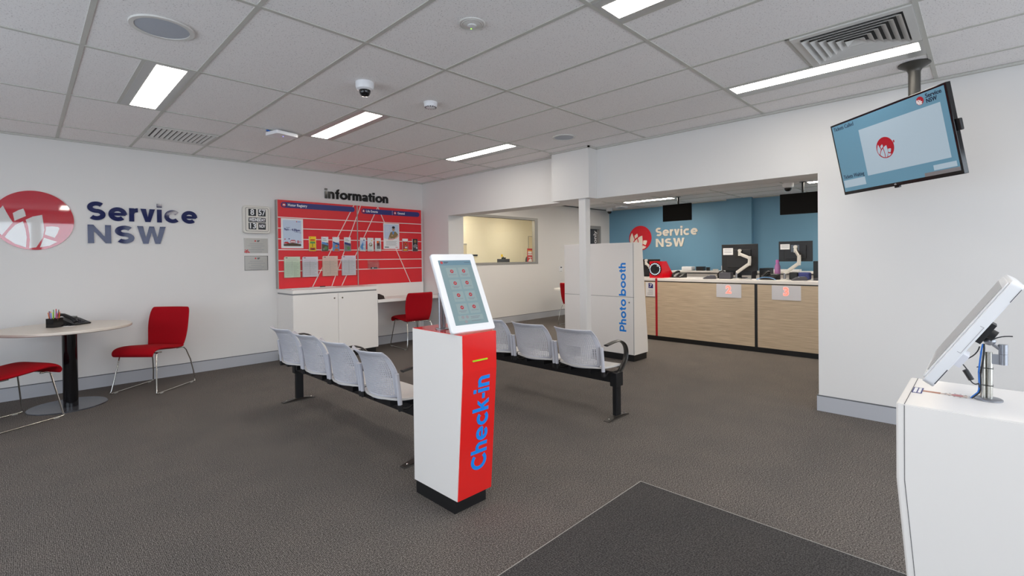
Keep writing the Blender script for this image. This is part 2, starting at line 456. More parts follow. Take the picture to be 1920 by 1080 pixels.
# the flower emblem: petals inside a disc, unit radius
PET = [
 [(-.128,1.933),(-.105,1.87),(-.085,1.82),(-.062,1.77),(-.10,1.705),(-.14,1.64),(-.172,1.68),(-.19,1.75),(-.18,1.83),(-.155,1.89)],
 [(.014,1.912),(-.02,1.895),(-.061,1.863),(-.05,1.785),(-.02,1.805),(.031,1.838),(.026,1.875)],
 [(.149,1.856),(.157,1.776),(.163,1.70),(.150,1.62),(.101,1.521),(.050,1.513),(.056,1.60),(.052,1.667),(.045,1.74),(.028,1.80),(.08,1.835)],
 [(.010,1.785),(.026,1.70),(.034,1.62),(.026,1.52),(-.05,1.556),(-.121,1.622),(-.09,1.68),(-.045,1.745)],
 [(.175,1.735),(.22,1.74),(.268,1.735),(.277,1.72),(.262,1.67),(.239,1.622),(.165,1.655),(.174,1.70)],
 [(.159,1.621),(.258,1.58),(.20,1.540),(.128,1.522)]]
PET = [[((x-.09)/.30, (z-1.797)/.30) for x, z in p] for p in PET]
def emblem(b, x, y, r, z, mdisc, mpet, t=0.001, petals=True):
    b.disc(x, y, r, z, mdisc, t)
    if petals:
        for p in PET: b.prism([(x+px*r*0.985, y+py*r*0.985) for px, py in p], z+t*0.5, z+t*1.6, mpet)

# ================================================================== THE SETTING
HC = 2.663; WL = 6.896; WR = 4.835; WR2 = 5.148; HA = 2.60; WB = 7.15; XB = 11.0; SOF = 2.058
XW = -2.7; YF = -2.7
b = MB(); b.box(XW-.2, 11.3, YF-.2, 11.0, -0.06, 0, CARPET); struct('floor', b, smooth=0)
b = MB(); b.box(XW, WR, YF, WL, HC, HC+0.05, TILE); struct('ceiling', b, smooth=0)
b = MB(); b.box(WR2, XB, YF, WB, HA, HA+0.05, TILE); struct('ceiling_annex', b, smooth=0)
# left wall with the signs on it
b = MB(); b.box(XW-.15, WR2, WL, WL+0.25, 0, HC+.05, WALL); struct('wall_left', b, smooth=0)
# wall with the wide opening: solid pier, header, near stretch, boxed beam
b = MB()
b.box(WR, WR2, YF, 1.031, 0, HC+.05, WALL)
b.box(WR, WR2, 6.185, WL, 0, HC+.05, WALL)
b.box(WR, WR2, 1.031, 6.185, SOF, HC+.05, WALL)
b.box(4.672, WR, 3.315, 3.875, SOF, HC, WALL)
struct('wall_right', b, smooth=0)
b = MB(); b.box(4.70, 4.795, 3.385, 3.485, 0, SOF, WALL); struct('trim_post', b, smooth=0, bevel=0.004)
# annex walls; the one at the back has a window and a door in it
b = MB()
wx0, wx1, wz0, wz1 = 5.20, 8.05, 1.27, 2.19
dx0, dx1, dz = 9.80, 10.56, 2.13
b.box(WR2-.2, wx0, WB, WB+.07, 0, HA+.05, WALL)
b.box(wx0, wx1, WB, WB+.07, 0, wz0, WALL); b.box(wx0, wx1, WB, WB+.07, wz1, HA+.05, WALL)
b.box(wx1, dx0, WB, WB+.07, 0, HA+.05, WALL)
b.box(dx0, dx1, WB, WB+.07, dz, HA+.05, WALL)
b.box(dx1, XB+.15, WB, WB+.07, 0, HA+.05, WALL)
struct('wall_annex_back', b, smooth=0)
b = MB(); b.box(XB, XB+.15, YF, WB, 0, HA+.05, BLUEWALL); b.box(XB-.11, XB, 3.54, 4.06, 0, HA, BLUEWALL); struct('wall_blue', b, smooth=0)
b = MB(); b.box(WR2, XB+.15, YF-.15, YF, 0, HC+.05, WALL); struct('wall_annex_front', b, smooth=0)
# office seen through the interior window
b = MB()
b.box(4.9, 8.10, 8.95, 9.05, 0, HA, CREAM)
b.box(8.10, 8.20, 8.95, 9.75, 0, HA, CREAM)
b.box(8.10, 11.3, 9.75, 9.85, 0, HA, CREAM)
b.box(4.8, 4.9, WB+.12, 9.05, 0, HA, CREAM)
b.box(11.2, 11.3, WB+.12, 9.85, 0, HA, CREAM)
struct('wall_office', b, smooth=0)
b = MB(); b.box(4.8, 11.3, WB+.12, 9.85, HA, HA+.05, TILE); struct('ceiling_office', b, smooth=0)
# shop front behind the camera and glazed side, outside the picture
def glazed_wall(name, horizontal, pos, a0, a1, spans, z0=0.35, z1=2.4):
    b = MB()
    def bx(s0, s1, za, zb, m=WALL, t0=0, t1=.15):
        if horizontal: b.box(s0, s1, pos-t1, pos-t0, za, zb, m)
        else: b.box(pos-t1, pos-t0, s0, s1, za, zb, m)
    bx(a0, a1, 0, z0); bx(a0, a1, z1, HC+.05)
    e = [a0] + [q for s in spans for q in s] + [a1]
    for i in range(0, len(e), 2): bx(e[i], e[i+1], z0, z1)
    struct(name, b, smooth=0)
glazed_wall('wall_front', True, YF, XW-.15, WR2, [(-1.3, 0.2), (0.3, 1.8), (1.9, 3.4), (3.5, 4.6)])
glazed_wall('wall_side', False, XW, YF-.15, WL, [(0.1, 1.7), (1.8, 3.4), (3.5, 5.1)])
k = 3
for (s0, s1) in [(-1.3, 0.2), (0.3, 1.8), (1.9, 3.4), (3.5, 4.6)]:
    b = MB(); b.box(s0, s1, YF-.09, YF-.084, .35, 2.4, GLASS)
    for (p, q, r_, s_) in ((s0, s0+.04, .35, 2.4), (s1-.04, s1, .35, 2.4), (s0, s1, .35, .39), (s0, s1, 2.36, 2.4)): b.box(p, q, YF-.12, YF-.05, r_, s_, ALU)
    struct('window_%d' % k, b, smooth=0); k += 1
for (s0, s1) in [(0.1, 1.7), (1.8, 3.4), (3.5, 5.1)]:
    b = MB(); b.box(XW-.09, XW-.084, s0, s1, .35, 2.4, GLASS)
    for (p, q, r_, s_) in ((s0, s0+.04, .35, 2.4), (s1-.04, s1, .35, 2.4), (s0, s1, .35, .39), (s0, s1, 2.36, 2.4)): b.box(XW-.12, XW-.05, p, q, r_, s_, ALU)
    struct('window_%d' % k, b, smooth=0); k += 1
# interior window
b = MB()
b.box(wx0, wx1, WB+.03, WB+.036, wz0, wz1, GLASS)
for (p, q, r_, s_) in ((wx0, wx0+.05, wz0, wz1), (wx1-.05, wx1+.05, wz0-.04, wz1+.05), (wx0+.05, wx1-.05, wz0-.04, wz0+.005), (wx0+.05, wx1-.05, wz1, wz1+.05)):
    b.box(p, q, WB-.012, WB+.072, r_, s_, ALU)
struct('window_1', b, smooth=0)
# door with a vertical word on it
DOORG = mat('dark_grey_door', rgb(64, 66, 72), 0.4)
b = MB(); b.box(dx0+.04, dx1-.04, WB+.06, WB+.10, 0, dz-.04, DOORG)
d1 = struct('door_1', b, smooth=0)
b = MB()
for (p, q, r_, s_) in ((dx0, dx0+.05, 0, dz+.03), (dx1-.05, dx1+.02, 0, dz+.03), (dx0+.05, dx1-.05, dz-.05, dz+.03)): b.box(p, q, WB-.012, WB+.12, r_, s_, ALU)
b.build('door_frame', d1, smooth=0)
t = font_mesh('staff only', 0.19, PAPER, d1, 0, 0, 0, bold=0.004, rot=R(90), name='door_lettering')
t.data.transform(fY(10.42, WB+.059, 1.35))
# baseboards: grey board with a dark shadow line on top
def baseboard(name, segs):
    b = MB()
    for x0, x1, y0, y1 in segs:
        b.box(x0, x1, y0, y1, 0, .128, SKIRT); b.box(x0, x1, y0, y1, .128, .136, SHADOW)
    struct(name, b, smooth=0)
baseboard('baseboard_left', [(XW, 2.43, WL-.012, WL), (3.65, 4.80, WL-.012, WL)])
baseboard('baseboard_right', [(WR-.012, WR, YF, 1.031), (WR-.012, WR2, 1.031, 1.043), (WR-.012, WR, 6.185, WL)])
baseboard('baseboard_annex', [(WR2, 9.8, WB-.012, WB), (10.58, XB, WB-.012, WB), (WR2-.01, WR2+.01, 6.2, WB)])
# wall angle at the ceiling edge
b = MB()
b.box(XW, WR, WL-.022, WL, HC-.020, HC-.002, TBAR)
b.box(WR-.022, WR, YF, 3.315, HC-.020, HC-.002, TBAR); b.box(WR-.022, WR, 3.875, WL-.022, HC-.020, HC-.002, TBAR)
b.box(4.65, 4.672, 3.293, 3.897, HC-.020, HC-.002, TBAR); b.box(4.65, WR, 3.293, 3.315, HC-.020, HC-.002, TBAR); b.box(4.672, WR, 3.875, 3.897, HC-.020, HC-.002, TBAR)
struct('trim_ceiling_angle', b, smooth=0)
# ceiling grid
X0 = 0.87; Y0 = 2.657
b = MB(); g = 0.012; zt = HC-.004
xs = [X0 + .6*i for i in range(-6, 7)]; ys = [Y0 + 1.2*i for i in range(-4, 4)]
for x in xs:
    if XW < x < WR: b.box(x-g, x+g, YF, WL-.022, zt, HC, TBAR)
for y in ys:
    b.box(XW, WR-.022, y-g, y+g, zt-.001, HC, TBAR)
def bar_x(x, y0, y1): b.box(x-g, x+g, y0, y1, zt, HC, TBAR)
def bar_y(y, x0, x1): b.box(x0, x1, y-g, y+g, zt, HC, TBAR)
bar_x(.57, 3.857, 5.057); bar_x(2.37, 3.857, 5.057); bar_x(4.17, 3.857, 5.057)
bar_x(2.37, .257, 1.457); bar_x(4.17, .257, 1.457); bar_x(.57, .257, 1.457)
bar_y(.857, 3.27, 3.87); bar_y(5.657, .87, 1.47)
struct('trim_ceiling_grid', b, smooth=0)
b = MB()
for i in range(0, 12):
    x = 5.35 + .6*i
    if x < XB: b.box(x-g, x+g, YF, WB, HA-.004, HA, TBAR)
for i in range(-3, 6): b.box(WR2, XB, 1.3+1.2*i-g, 1.3+1.2*i+g, HA-.005, HA, TBAR)
b.box(WR2, XB, WB-.022, WB, HA-.02, HA-.002, SHADOW); b.box(XB-.022, XB, YF, WB-.03, HA-.02, HA-.002, TBAR)
struct('trim_annex_ceiling_grid', b, smooth=0)

# ------------------------------------------------------------------ ceiling lights
def troffer(x0, x1, y0, y1, zc, lab, px0=None, px1=None, lamp=LAMP, grp='recessed strip lights in the waiting room ceiling'):
    px0 = px0 or x0+.07; px1 = px1 or x0+.235
    t = thing('ceiling_light', lab, 'ceiling light', (0, 0, 0), group=grp)
    b = MB(); z = zc-.006
    b.box(x0+.012, px0, y0+.012, y1-.012, z, zc-.001, ALU2); b.box(px1, x1-.012, y0+.012, y1-.012, z, zc-.001, ALU2)
    b.box(px0, px1, y0+.012, y0+.035, z, zc-.001, ALU2); b.box(px0, px1, y1-.035, y1-.012, z, zc-.001, ALU2)
    b.build('housing', t, smooth=0)
    b = MB(); b.box(px0, px1, y0+.035, y1-.035, z-.001, z+.004, lamp); b.build('diffuser', t, smooth=0)
    return t
ALU2 = mat('light_housing_grey', rgb(190, 190, 188), 0.3, 0.2)
troffer(.57, .87, 3.857, 5.057, HC, 'short-looking bright strip light in the ceiling left of centre, above the round table side', .64, .81)
troffer(2.07, 2.37, 3.857, 5.057, HC, 'bright strip light in the ceiling above the clock and red board')
troffer(3.87, 4.17, 3.857, 5.057, HC, 'small far bright strip light in the ceiling near the room corner', 3.905, 4.045)
troffer(2.07, 2.37, .257, 1.457, HC, 'bright strip light cut off by the top edge of the photo')
troffer(3.87, 4.17, .257, 1.457, HC, 'long bright strip light beside the square air vent and the hanging screen', 3.905, 4.055)
troffer(.57, .87, .257, 1.457, HC, 'strip light in the ceiling above the viewer')
troffer(.57, .87, -2.143, -.943, HC, 'strip light in the ceiling behind the viewer')
troffer(2.67, 2.97, -2.143, -.943, HC, 'strip light in the ceiling near the shop front')
G2 = 'strip lights in the service counter ceiling'
def annex_light(x, y0, y1, lab): troffer(x, x+.3, y0, y1, HA, lab, grp=G2, lamp=LAMPA)
annex_light(9.55, 4.70, 5.90, 'thin bright strip light in the counter area ceiling left of the hanging screen')
annex_light(9.35, 1.00, 2.20, 'strip light in the counter area ceiling cut off by the white wall edge')
annex_light(6.55, 2.6, 3.8, 'strip light in the annex ceiling hidden above the opening, nearer side')
annex_light(6.55, 5.0, 6.2, 'strip light in the annex ceiling hidden above the opening, near the interior window')
annex_light(6.55, .2, 1.4, 'strip light in the annex ceiling hidden behind the near wall')
troffer(6.9, 7.2, 7.6, 8.8, HA, 'warm strip light in the office ceiling behind the interior window', lamp=LAMPW, grp='strip lights in the office ceiling')
troffer(9.3, 9.6, 7.9, 9.1, HA, 'warm strip light in the far part of the office ceiling', lamp=LAMPW, grp='strip lights in the office ceiling')

# ------------------------------------------------------------------ vents, speakers, cameras
VENTW = mat('white_vent_metal', rgb(214, 212, 208), 0.4)
t = thing('air_vent', 'large square four-way louvred air vent beside the long strip light', 'air vent', (3.57, .557, HC))
b = MB(); o_ = .287; i_ = .245
for (x0, x1, y0, y1) in ((-o_, o_, i_, o_), (-o_, o_, -o_, -i_), (-o_, -i_, -i_, i_), (i_, o_, -i_, i_)): b.box(x0, x1, y0, y1, -.012, -.001, VENTW)
b.build('vent_frame', t, smooth=0)
b = MB(); b.box(-i_, i_, -i_, i_, -.002, -.001, mat('vent_throat_dark', rgb(60, 58, 56), 0.7)); b.build('vent_throat', t, smooth=0)
for k in range(6):
    ro = .238 - .038*k; ri = ro - .028
    if ri < .02: ri = .012
    b = MB(); zo, zi = -.002, -.022
    P = lambda r, z: [(-r, -r, z), (r, -r, z), (r, r, z), (-r, r, z)]
    vs = P(ro, zi) + P(ri, zo) + P(ro, zi-.002) + P(ri, zo-.002)
    fs = []
    for q in range(4):
        n_ = (q+1) % 4
        fs += [(q, n_, 4+n_, 4+q), (8+q, 12+q, 12+n_, 8+n_), (q, 8+q, 8+n_, n_), (4+q, 4+n_, 12+n_, 12+q)]
    b.add(vs, fs, VENTW); b.build('louvre', t, smooth=0)
t = thing('air_vent', 'flat rectangular slatted air vent in the ceiling beyond the left strip light', 'air vent', (1.17, 5.957, HC))
b = MB()
for (x0, x1, y0, y1) in ((-.28, .28, .2, .28), (-.28, .28, -.28, -.25), (-.28, -.25, -.25, .2), (.25, .28, -.25, .2)): b.box(x0, x1, y0, y1, -.010, -.001, VENTW)
b.build('vent_frame', t, smooth=0)
b = MB(); b.box(-.25, .25, -.25, .2, -.002, -.001, mat('vent_throat_dark', rgb(60, 58, 56), 0.7)); b.build('vent_throat', t, smooth=0)
for k in range(12):
    x = -.23 + .042*k; b = MB()
    b.add([(x, -.25, -.003), (x+.024, -.25, -.014), (x+.024, .2, -.014), (x, .2, -.003), (x, -.25, -.001), (x+.026, -.25, -.012), (x+.026, .2, -.012), (x, .2, -.001)],
          [(0, 1, 2, 3), (7, 6, 5, 4), (0, 4, 5, 1), (3, 2, 6, 7), (1, 5, 6, 2), (0, 3, 7, 4)], VENTW); b.build('slat', t, smooth=0)
SPK = mat('speaker_grille_grey', rgb(178, 184, 194), 0.5, bump=0.5, bscale=900)
def ceiling_speaker(x, y, r, lab):
    t = thing('ceiling_speaker', lab, 'ceiling speaker', (x, y, HC))
    b = MB(); b.lathe([(r, -.001), (r, -.006), (r*.985, -.010), (r*.84, -.010), (r*.83, -.004), (r*.83, -.001)], VENTW, n=48); b.build('bezel', t)
    b = MB(); b.lathe([(r*.825, -.001), (r*.825, -.007), (r*.6, -.009), (.001, -.010)], SPK, n=48); b.build('grille', t)
ceiling_speaker(.567, 3.268, .152, 'large round speaker grille in the ceiling near the left strip light')
ceiling_speaker(4.14, 3.255, .125, 'small far round speaker grille in the ceiling near the boxed beam')
t = thing('emergency_light', 'round recessed emergency downlight with a green indicator in the ceiling', 'emergency light', (1.775, 2.035, HC))
b = MB(); b.lathe([(.075, -.001), (.074, -.006), (.068, -.009), (.062, -.006), (.058, -.010), (.05, -.008), (.04, -.012), (.001, -.012)], VENTW, n=40); b.build('bezel', t)
b = MB(); b.lathe([(.026, -.010), (.025, -.018), (.015, -.022), (.001, -.023)], mat('clear_lens_plastic', rgb(215, 215, 215), .15)); b.build('lens', t)
b = MB(); b.box(.005, .011, .012, .018, -.024, -.018, mat('green_led', rgb(120, 220, 40), .4, emit=(.4, 1, .1, 1), estr=1.5)); b.build('indicator', t)
def dome_camera(x, y, z, s, lab):
    t = thing('dome_camera', lab, 'security camera', (x, y, z), group='dome security cameras')
    b = MB(); b.lathe([(.066*s, -.001), (.066*s, -.035*s), (.060*s, -.050*s), (.044*s, -.060*s), (.001, -.060*s)], WHITEG, n=36); b.build('camera_body', t)
    b = MB(); b.lathe([(.041*s, -.058*s), (.040*s, -.075*s), (.034*s, -.090*s), (.022*s, -.101*s), (.001, -.105*s)], mat('smoked_dome', rgb(20, 20, 22), .06), n=32); b.build('dome', t)
dome_camera(1.79, 3.26, HC, 1.0, 'white dome security camera on the waiting room ceiling next to the smoke detector')
dome_camera(9.35, 2.44, HA, 1.35, 'white dome camera on the counter ceiling beside the right hanging screen')
dome_camera(10.55, 6.85, HA, 1.3, 'white dome camera in the far corner where the blue wall starts')
t = thing('smoke_detector', 'white round smoke detector on the ceiling between two strip lights', 'smoke detector', (2.41, 3.30, HC))
b = MB(); b.lathe([(.058, -.001), (.058, -.012), (.055, -.014), (.053, -.034), (.045, -.044), (.001, -.050)], WHITEG, n=36); b.build('detector_body', t)
b = MB()
for k in range(14):
    a = 2*PI*k/14; b.T = Matrix.Rotation(a, 4, 'Z'); b.box(.038, .0485, -.006, .006, -.045, -.040, GREYD)
b.build('sensor_slots', t)
t = thing('wireless_access_point', 'white boxy network device hanging under the ceiling with a blue light', 'network device', (1.86, 5.07, HC), R(14))
b = MB(); b.rrect(-.12, .12, -.10, .10, -.052, -.018, .02, WHITEG); b.build('casing', t, bevel=.003)
b = MB(); b.box(-.05, .05, -.04, .04, -.018, -.001, GREYD); b.build('mount', t)
b = MB(); b.tube([(-.11, .02, -.020), (-.13, .03, -.012), (-.12, .07, -.004), (-.09, .1, -.002)], .006, BLUEC); b.build('cable', t)
b = MB(); b.disc(.0, -.02, .005, -.0535, mat('blue_led', rgb(90, 90, 255), .4, emit=(.3, .3, 1, 1), estr=2.5)); b.build('indicator', t)
t = thing('motion_sensor', 'small white triangular sensor on the counter area ceiling', 'sensor', (10.2, 6.3, HA))
b = MB(); b.prism([(-.16, -.1), (.16, -.1), (.10, .12), (-.05, .12)], -.05, -.001, WHITEG); b.build('casing', t, bevel=.008)

# ------------------------------------------------------------------ signs on the left wall
t = thing('emblem_sign', 'large glossy red round sign with a white flower emblem on the left wall', 'wall sign', frame=fY(.09, WL-.0005, 1.797))
b = MB(); b.disc(0, 0, .300, 0, REDSIGN, .010, n=96); b.build('sign_disc', t)
WPET = mat('white_acrylic', rgb(214, 212, 210), .05, coat=1.0)
for p in PET:
    b = MB(); b.prism([(x*.298, y*.298) for x, y in p], .0095, .0115, WPET); b.build('petal', t)
t = thing('wall_lettering', 'glossy navy letters Service NSW on the left wall beside the round red sign', 'wall sign', frame=fY(0, WL-.0005, 0))
letters('Service', t, .492, 1.822, .203, NAVY, .012, W=.222, width=1.018)
letters('NSW', t, .497, 1.572, .200, NAVY, .012, W=.222, width=.693)
t = thing('wall_lettering', 'black letters information on the wall above the red brochure board', 'wall sign', frame=fY(0, WL-.0005, 0))
letters('information', t, 3.117, 2.265, .140, LETB, .020, W=.215, gap=.075, width=1.047)

# flip clock
t = thing('flip_clock', 'white square flip clock reading 8 57 Wednesday 13 Nov on the left wall', 'clock', frame=fY(2.176, WL-.0005, 1.904))
b = MB(); b.rrect(-.165, .165, -.180, .180, 0, .056, .035, mat('ivory_plastic', rgb(222, 218, 210), .35)); b.build('clock_case', t, bevel=.006)
b = MB(); b.rrect(-.140, .140, -.155, .155, .0561, .058, .02, BLACK); b.rrect(-.136, .136, -.151, .151, .0561, .0590, .018, mat('ivory_plastic', rgb(222, 218, 210), .35)); b.build('clock_face', t, bevel=0)
for (x0, x1, y0, y1, s_, sz, w_) in ((-.105, -.012, .045, .138, '8', .105, .045), (.012, .105, .045, .138, '57', .105, .082), (-.105, .105, -.035, .025, 'WEDNESDAY', .056, .20), (-.105, -.012, -.13, -.045, '13', .095, .075), (.012, .105, -.13, -.045, 'NOV', .062, .072)):
    b = MB(); b.box(x0, x1, y0, y1, .059, .0602, mat('flap_black', rgb(30, 32, 38), .5)); f_ = b.build('flap', t, smooth=0)
    font_mesh(s_, sz, PAPER, f_, (x0+x1)/2, (y0+y1)/2, .0603, bold=.0022, align='CENTER', name='flap_digits', width=w_)
# plaques
for zc, lab, redl in ((1.561, 'brushed steel plaque with red leaves in its corner, directly under the clock', True), (1.331, 'brushed steel plaque with a thin dark border, lower of the two under the clock', False)):
    t = thing('wall_plaque', lab, 'plaque', frame=fY(2.176, WL-.0005, zc))
    b = MB(); b.box(-.145, .145, -.098, .098, 0, .003, STEEL); b.build('plate', t, smooth=0)
    b = MB()
    emblem(b, -.01, .063, .010, .003, REDP, PAPER, petals=False)
    for j, w_ in enumerate((.10, .13, .08, .12, .09)): b.rect(-w_*.8, w_*.8, .022-.026*j, .026-.026*j, .003, INK)
    b.rect(.012, .045, .063, .071, .003, INKD); b.rect(.012, .035, .052, .060, .003, INKD)
    if redl:
        for (x, y, r_) in ((-.135, -.08, .012), (-.118, -.07, .014), (-.12, -.088, .012), (-.10, -.082, .014), (-.084, -.088, .010), (-.132, -.055, .008), (-.105, -.058, .010)):
            b.disc(x, y, r_*.6, .003, REDP, ry=r_, n=8)
    else:
        for (x0, x1, y0, y1) in ((-.143, .143, .091, .094), (-.143, .143, -.094, -.091), (-.143, -.140, -.094, .094), (.137, .143, -.094, .094)): b.rect(x0, x1, y0, y1, .003, INKD)
    b.build('engraving', t, smooth=0)

# ------------------------------------------------------------------ brochure board
BY = 6.822
t = thing('display_board', 'big red slatted brochure board with white diagonal lines under the word information', 'display board', frame=fY(0, BY, 0))
def clipseg(p, q, x0, x1):
    (ax, az), (bx_, bz) = p, q
    if ax > bx_: ax, az, bx_, bz = bx_, bz, ax, az
    if bx_ <= x0 or ax >= x1: return None
    if ax < x0: az += (bz-az)*(x0-ax)/(bx_-ax); ax = x0
    if bx_ > x1: bz = az + (bz-az)*(x1-ax)/(bx_-ax); bx_ = x1
    return (ax, az), (bx_, bz)
DIAG = [((3.535, 2.187), (2.885, .977)), ((3.645, 2.187), (3.17, .977)), ((3.938, 2.187), (3.323, .977)), ((3.938, 2.187), (4.52, .977))]
SLW = mat('white_slat_channel', rgb(226, 220, 214), .3)
for x0, x1 in ((2.43, 3.578), (3.592, 4.752)):
    b = MB(); b.box(x0, x1, .977, 2.187, -.070, 0, REDB)
    pn = b.build('board_panel', t, smooth=0)
    for z in (1.95, 1.802, 1.655, 1.508, 1.362, 1.214):
        b = MB(); b.box(x0, x1, z-.006, z+.006, 0.0, .0015, SLW); b.build('slat_channel', pn, smooth=0)
    for p, q in DIAG:
        c = clipseg(p, q, x0, x1)
        if not c: continue
        (ax, az), (cx_, cz) = c; d_ = Vector((cx_-ax, cz-az)).normalized(); nx, nz = -d_.y*.006, d_.x*.006
        b = MB(); b.prism([(ax+nx, az+nz), (ax-nx, az-nz), (cx_-nx, cz-nz), (cx_+nx, cz+nz)], 0.0, .0018, SLW); b.build('diagonal_line', pn, smooth=0)
b = MB(); b.box(3.578, 3.592, .977, 2.187, -.07, .008, ALU); b.build('divider', t, smooth=0)
b = MB(); b.box(2.418, 2.43, .977, 2.187, -.07, .001, ALU); b.build('edge_trim', t, smooth=0)
b = MB(); b.rrect(2.472, 3.545, 2.083, 2.160, .0025, .005, .038, NAVYP); pl = b.build('header_label', t, smooth=0)
b = MB(); emblem(b, 2.512, 2.1215, .026, .0051, REDP, PAPER, .0008, petals=False); b.rect(2.496, 2.528, 2.112, 2.124, .0062, PAPER); b.rect(2.502, 2.522, 2.124, 2.132, .0062, PAPER); b.build('car_icon', pl, smooth=0)
font_mesh('Motor Registry', .050, PAPER, pl, 2.560, 2.122, .0052, bold=.0012, width=.265)
b = MB(); b.rrect(3.655, 4.715, 2.070, 2.148, .0025, .005, .038, NAVYP); b.rect(4.193, 4.197, 2.075, 2.143, .0051, PAPER); pl = b.build('header_label', t, smooth=0)
for xx in (3.690, 4.245):
    b = MB(); b.disc(xx, 2.109, .026, .0051, REDP); b.prism([(xx-.014, 2.098), (xx+.014, 2.098), (xx+.010, 2.115), (xx, 2.128), (xx-.010, 2.115)], .006, .0068, PAPER); b.build('header_icon', pl, smooth=0)
font_mesh('Life Events', .050, PAPER, pl, 3.732, 2.109, .0052, bold=.0012, width=.20)
font_mesh('General', .050, PAPER, pl, 4.290, 2.109, .0052, bold=.0012, width=.135)
# posters
t = thing('poster', 'pale blue poster reading open 9am - 4.00pm on the left half of the red board', 'poster', frame=fY(2.617, BY-.002, 1.733))
b = MB(); b.box(-.148, .148, -.205, .205, 0, .004, PAPER); b.rrect(-.125, .125, -.178, .182, .004, .0046, .01, PALEB)
b.rrect(-.118, .118, -.175, -.145, .0046, .0052, .012, BRN); b.prism([(-.118, -.152), (.118, -.152), (.05, -.135), (0, -.128), (-.06, -.138)], .0046, .0052, BRN)
b.rect(-.115, -.045, -.140, -.125, .0046, REDP); b.rect(-.10, -.06, -.125, -.116, .0046, REDP)
b.rect(-.03, .045, -.125, -.100, .0046, REDP); b.rect(-.025, .040, -.118, -.106, .0055, PAPER); b.rect(-.02, .035, -.098, -.090, .0046, REDP)
b.rect(.068, .082, -.135, -.095, .0046, REDP); b.rect(.092, .118, -.128, -.105, .0046, REDP); b.rect(.096, .114, -.123, -.110, .0055, PAPER)
b.disc(-.10, -.08, .008, .0046, REDP); b.disc(-.045, -.075, .008, .0046, NAVYP); b.disc(.06, .165, .007, .0046, REDP); b.rect(.072, .112, .160, .168, .0046, SKYB)
b.build('sheet', t, smooth=0)
font_mesh('Open', .022, NAVYP, t, -.085, .078, .0048, rot=R(6))
font_mesh('9am - 4.00pm', .044, NAVYP, t, -.002, .050, .0048, bold=.0012, align='CENTER', rot=R(-3), width=.215)
font_mesh('weekdays only', .016, NAVYP, t, .07, .018, .0048, align='CENTER', rot=R(-8))
t = thing('poster', 'poster with a printed photo of a person in a khaki jacket on the red board', 'poster', frame=fY(4.173, BY-.002, 1.733))
b = MB(); b.box(-.145, .145, -.205, .205, 0, .004, PAPER)
b.prism([(-.13, .188), (.13, .188), (.13, .02), (.09, -.02), (.02, -.048), (-.06, -.052), (-.13, -.035)], .004, .0046, PALEB)
b.prism([(.13, .02), (.09, -.02), (.02, -.048), (-.06, -.052), (-.06, -.060), (.02, -.056), (.095, -.028), (.13, .006)], .004, .0050, ORG)
b.prism([(-.06, -.045), (-.04, .01), (-.02, .06), (.02, .078), (.08, .075), (.122, .03), (.10, -.005), (.05, -.035)], .0046, .0052, KHAKI)
b.prism([(.015, .08), (.05, .075), (.04, .03), (.02, .03)], .0052, .0058, SKYB)
b.disc(.037, .112, .024, .0046, SKIN, .0006, ry=.032); b.disc(.037, .142, .027, .0054, INKD, .0006, ry=.02); b.disc(.012, .012, .018, .0054, SKIN, .0006, ry=.012); b.disc(-.035, -.03, .015, .0054, SKIN, .0006)
for j in range(5): b.rect(-.11, -.03 if j % 2 else -.045, .155-.022*j, .160-.022*j, .0047, PAPER)
for j in range(5): b.rect(-.10, .10-.02*(j % 2), -.085-.016*j, -.081-.016*j, .004, GREYP)
b.rect(-.125, -.05, -.182, -.170, .004, INKD); b.rect(.07, .115, -.180, -.172, .004, REDP)
b.build('sheet', t, smooth=0)
# brochures in clear holders
def brochure(x0, x1, z0, z1, lab, draw, tilt=0.0):
    xc = (x0+x1)/2; w_ = (x1-x0)/2; h_ = (z1-z0)
    t = thing('brochure', lab, 'brochure', frame=frame((xc, BY-.004, z0), (math.cos(tilt), 0, math.sin(tilt)), (0, 0, 1)), group='brochures in the upper row of the red board')
    b = MB(); b.box(-w_+.004, w_-.004, .003, h_, 0, .012, PAPER); b.build('pages', t, smooth=0)
    b = MB(); draw(b, w_-.006, h_); b.build('cover_print', t, smooth=0)
    hld = thing('brochure_holder', 'clear pocket holding the ' + lab.split(' on ')[0].split(' in ')[0].split(',')[0].split(' left of ')[0].split(' right of ')[0], 'brochure holder', frame=frame((xc, BY-.002, z0-.004), (1, 0, 0), (0, 0, 1)), group='clear brochure pockets on the red board')
    b = MB(); b.box(-w_-.002, w_+.002, 0, h_*.55, .019, .0205, ACRYL); b.box(-w_-.002, w_+.002, -.001, .001, .001, .019, ACRYL)
    b.box(-w_-.003, -w_-.002, 0, h_*.55, .001, .0205, ACRYL); b.box(w_+.002, w_+.003, 0, h_*.55, .001, .0205, ACRYL); b.build('pocket', hld, smooth=0)
def d_yellow(b, w, h):
    b.rect(-w, w, .004, h, .0121, YEL); b.rect(-w*.7, w*.7, h*.72, h*.80, .0130, REDP); b.rect(-w*.75, w*.75, h*.52, h*.66, .0130, GRN)
    b.rect(-w*.1, w*.05, h*.3, h*.52, .0130, INKD); b.rrect(-w*.75, w*.75, h*.08, h*.24, .013, .0136, .008, REDP); b.rect(-w*.4, w*.4, h*.11, h*.17, .0138, INKD); b.disc(-w*.6, h*.9, .005, .013, INKD)
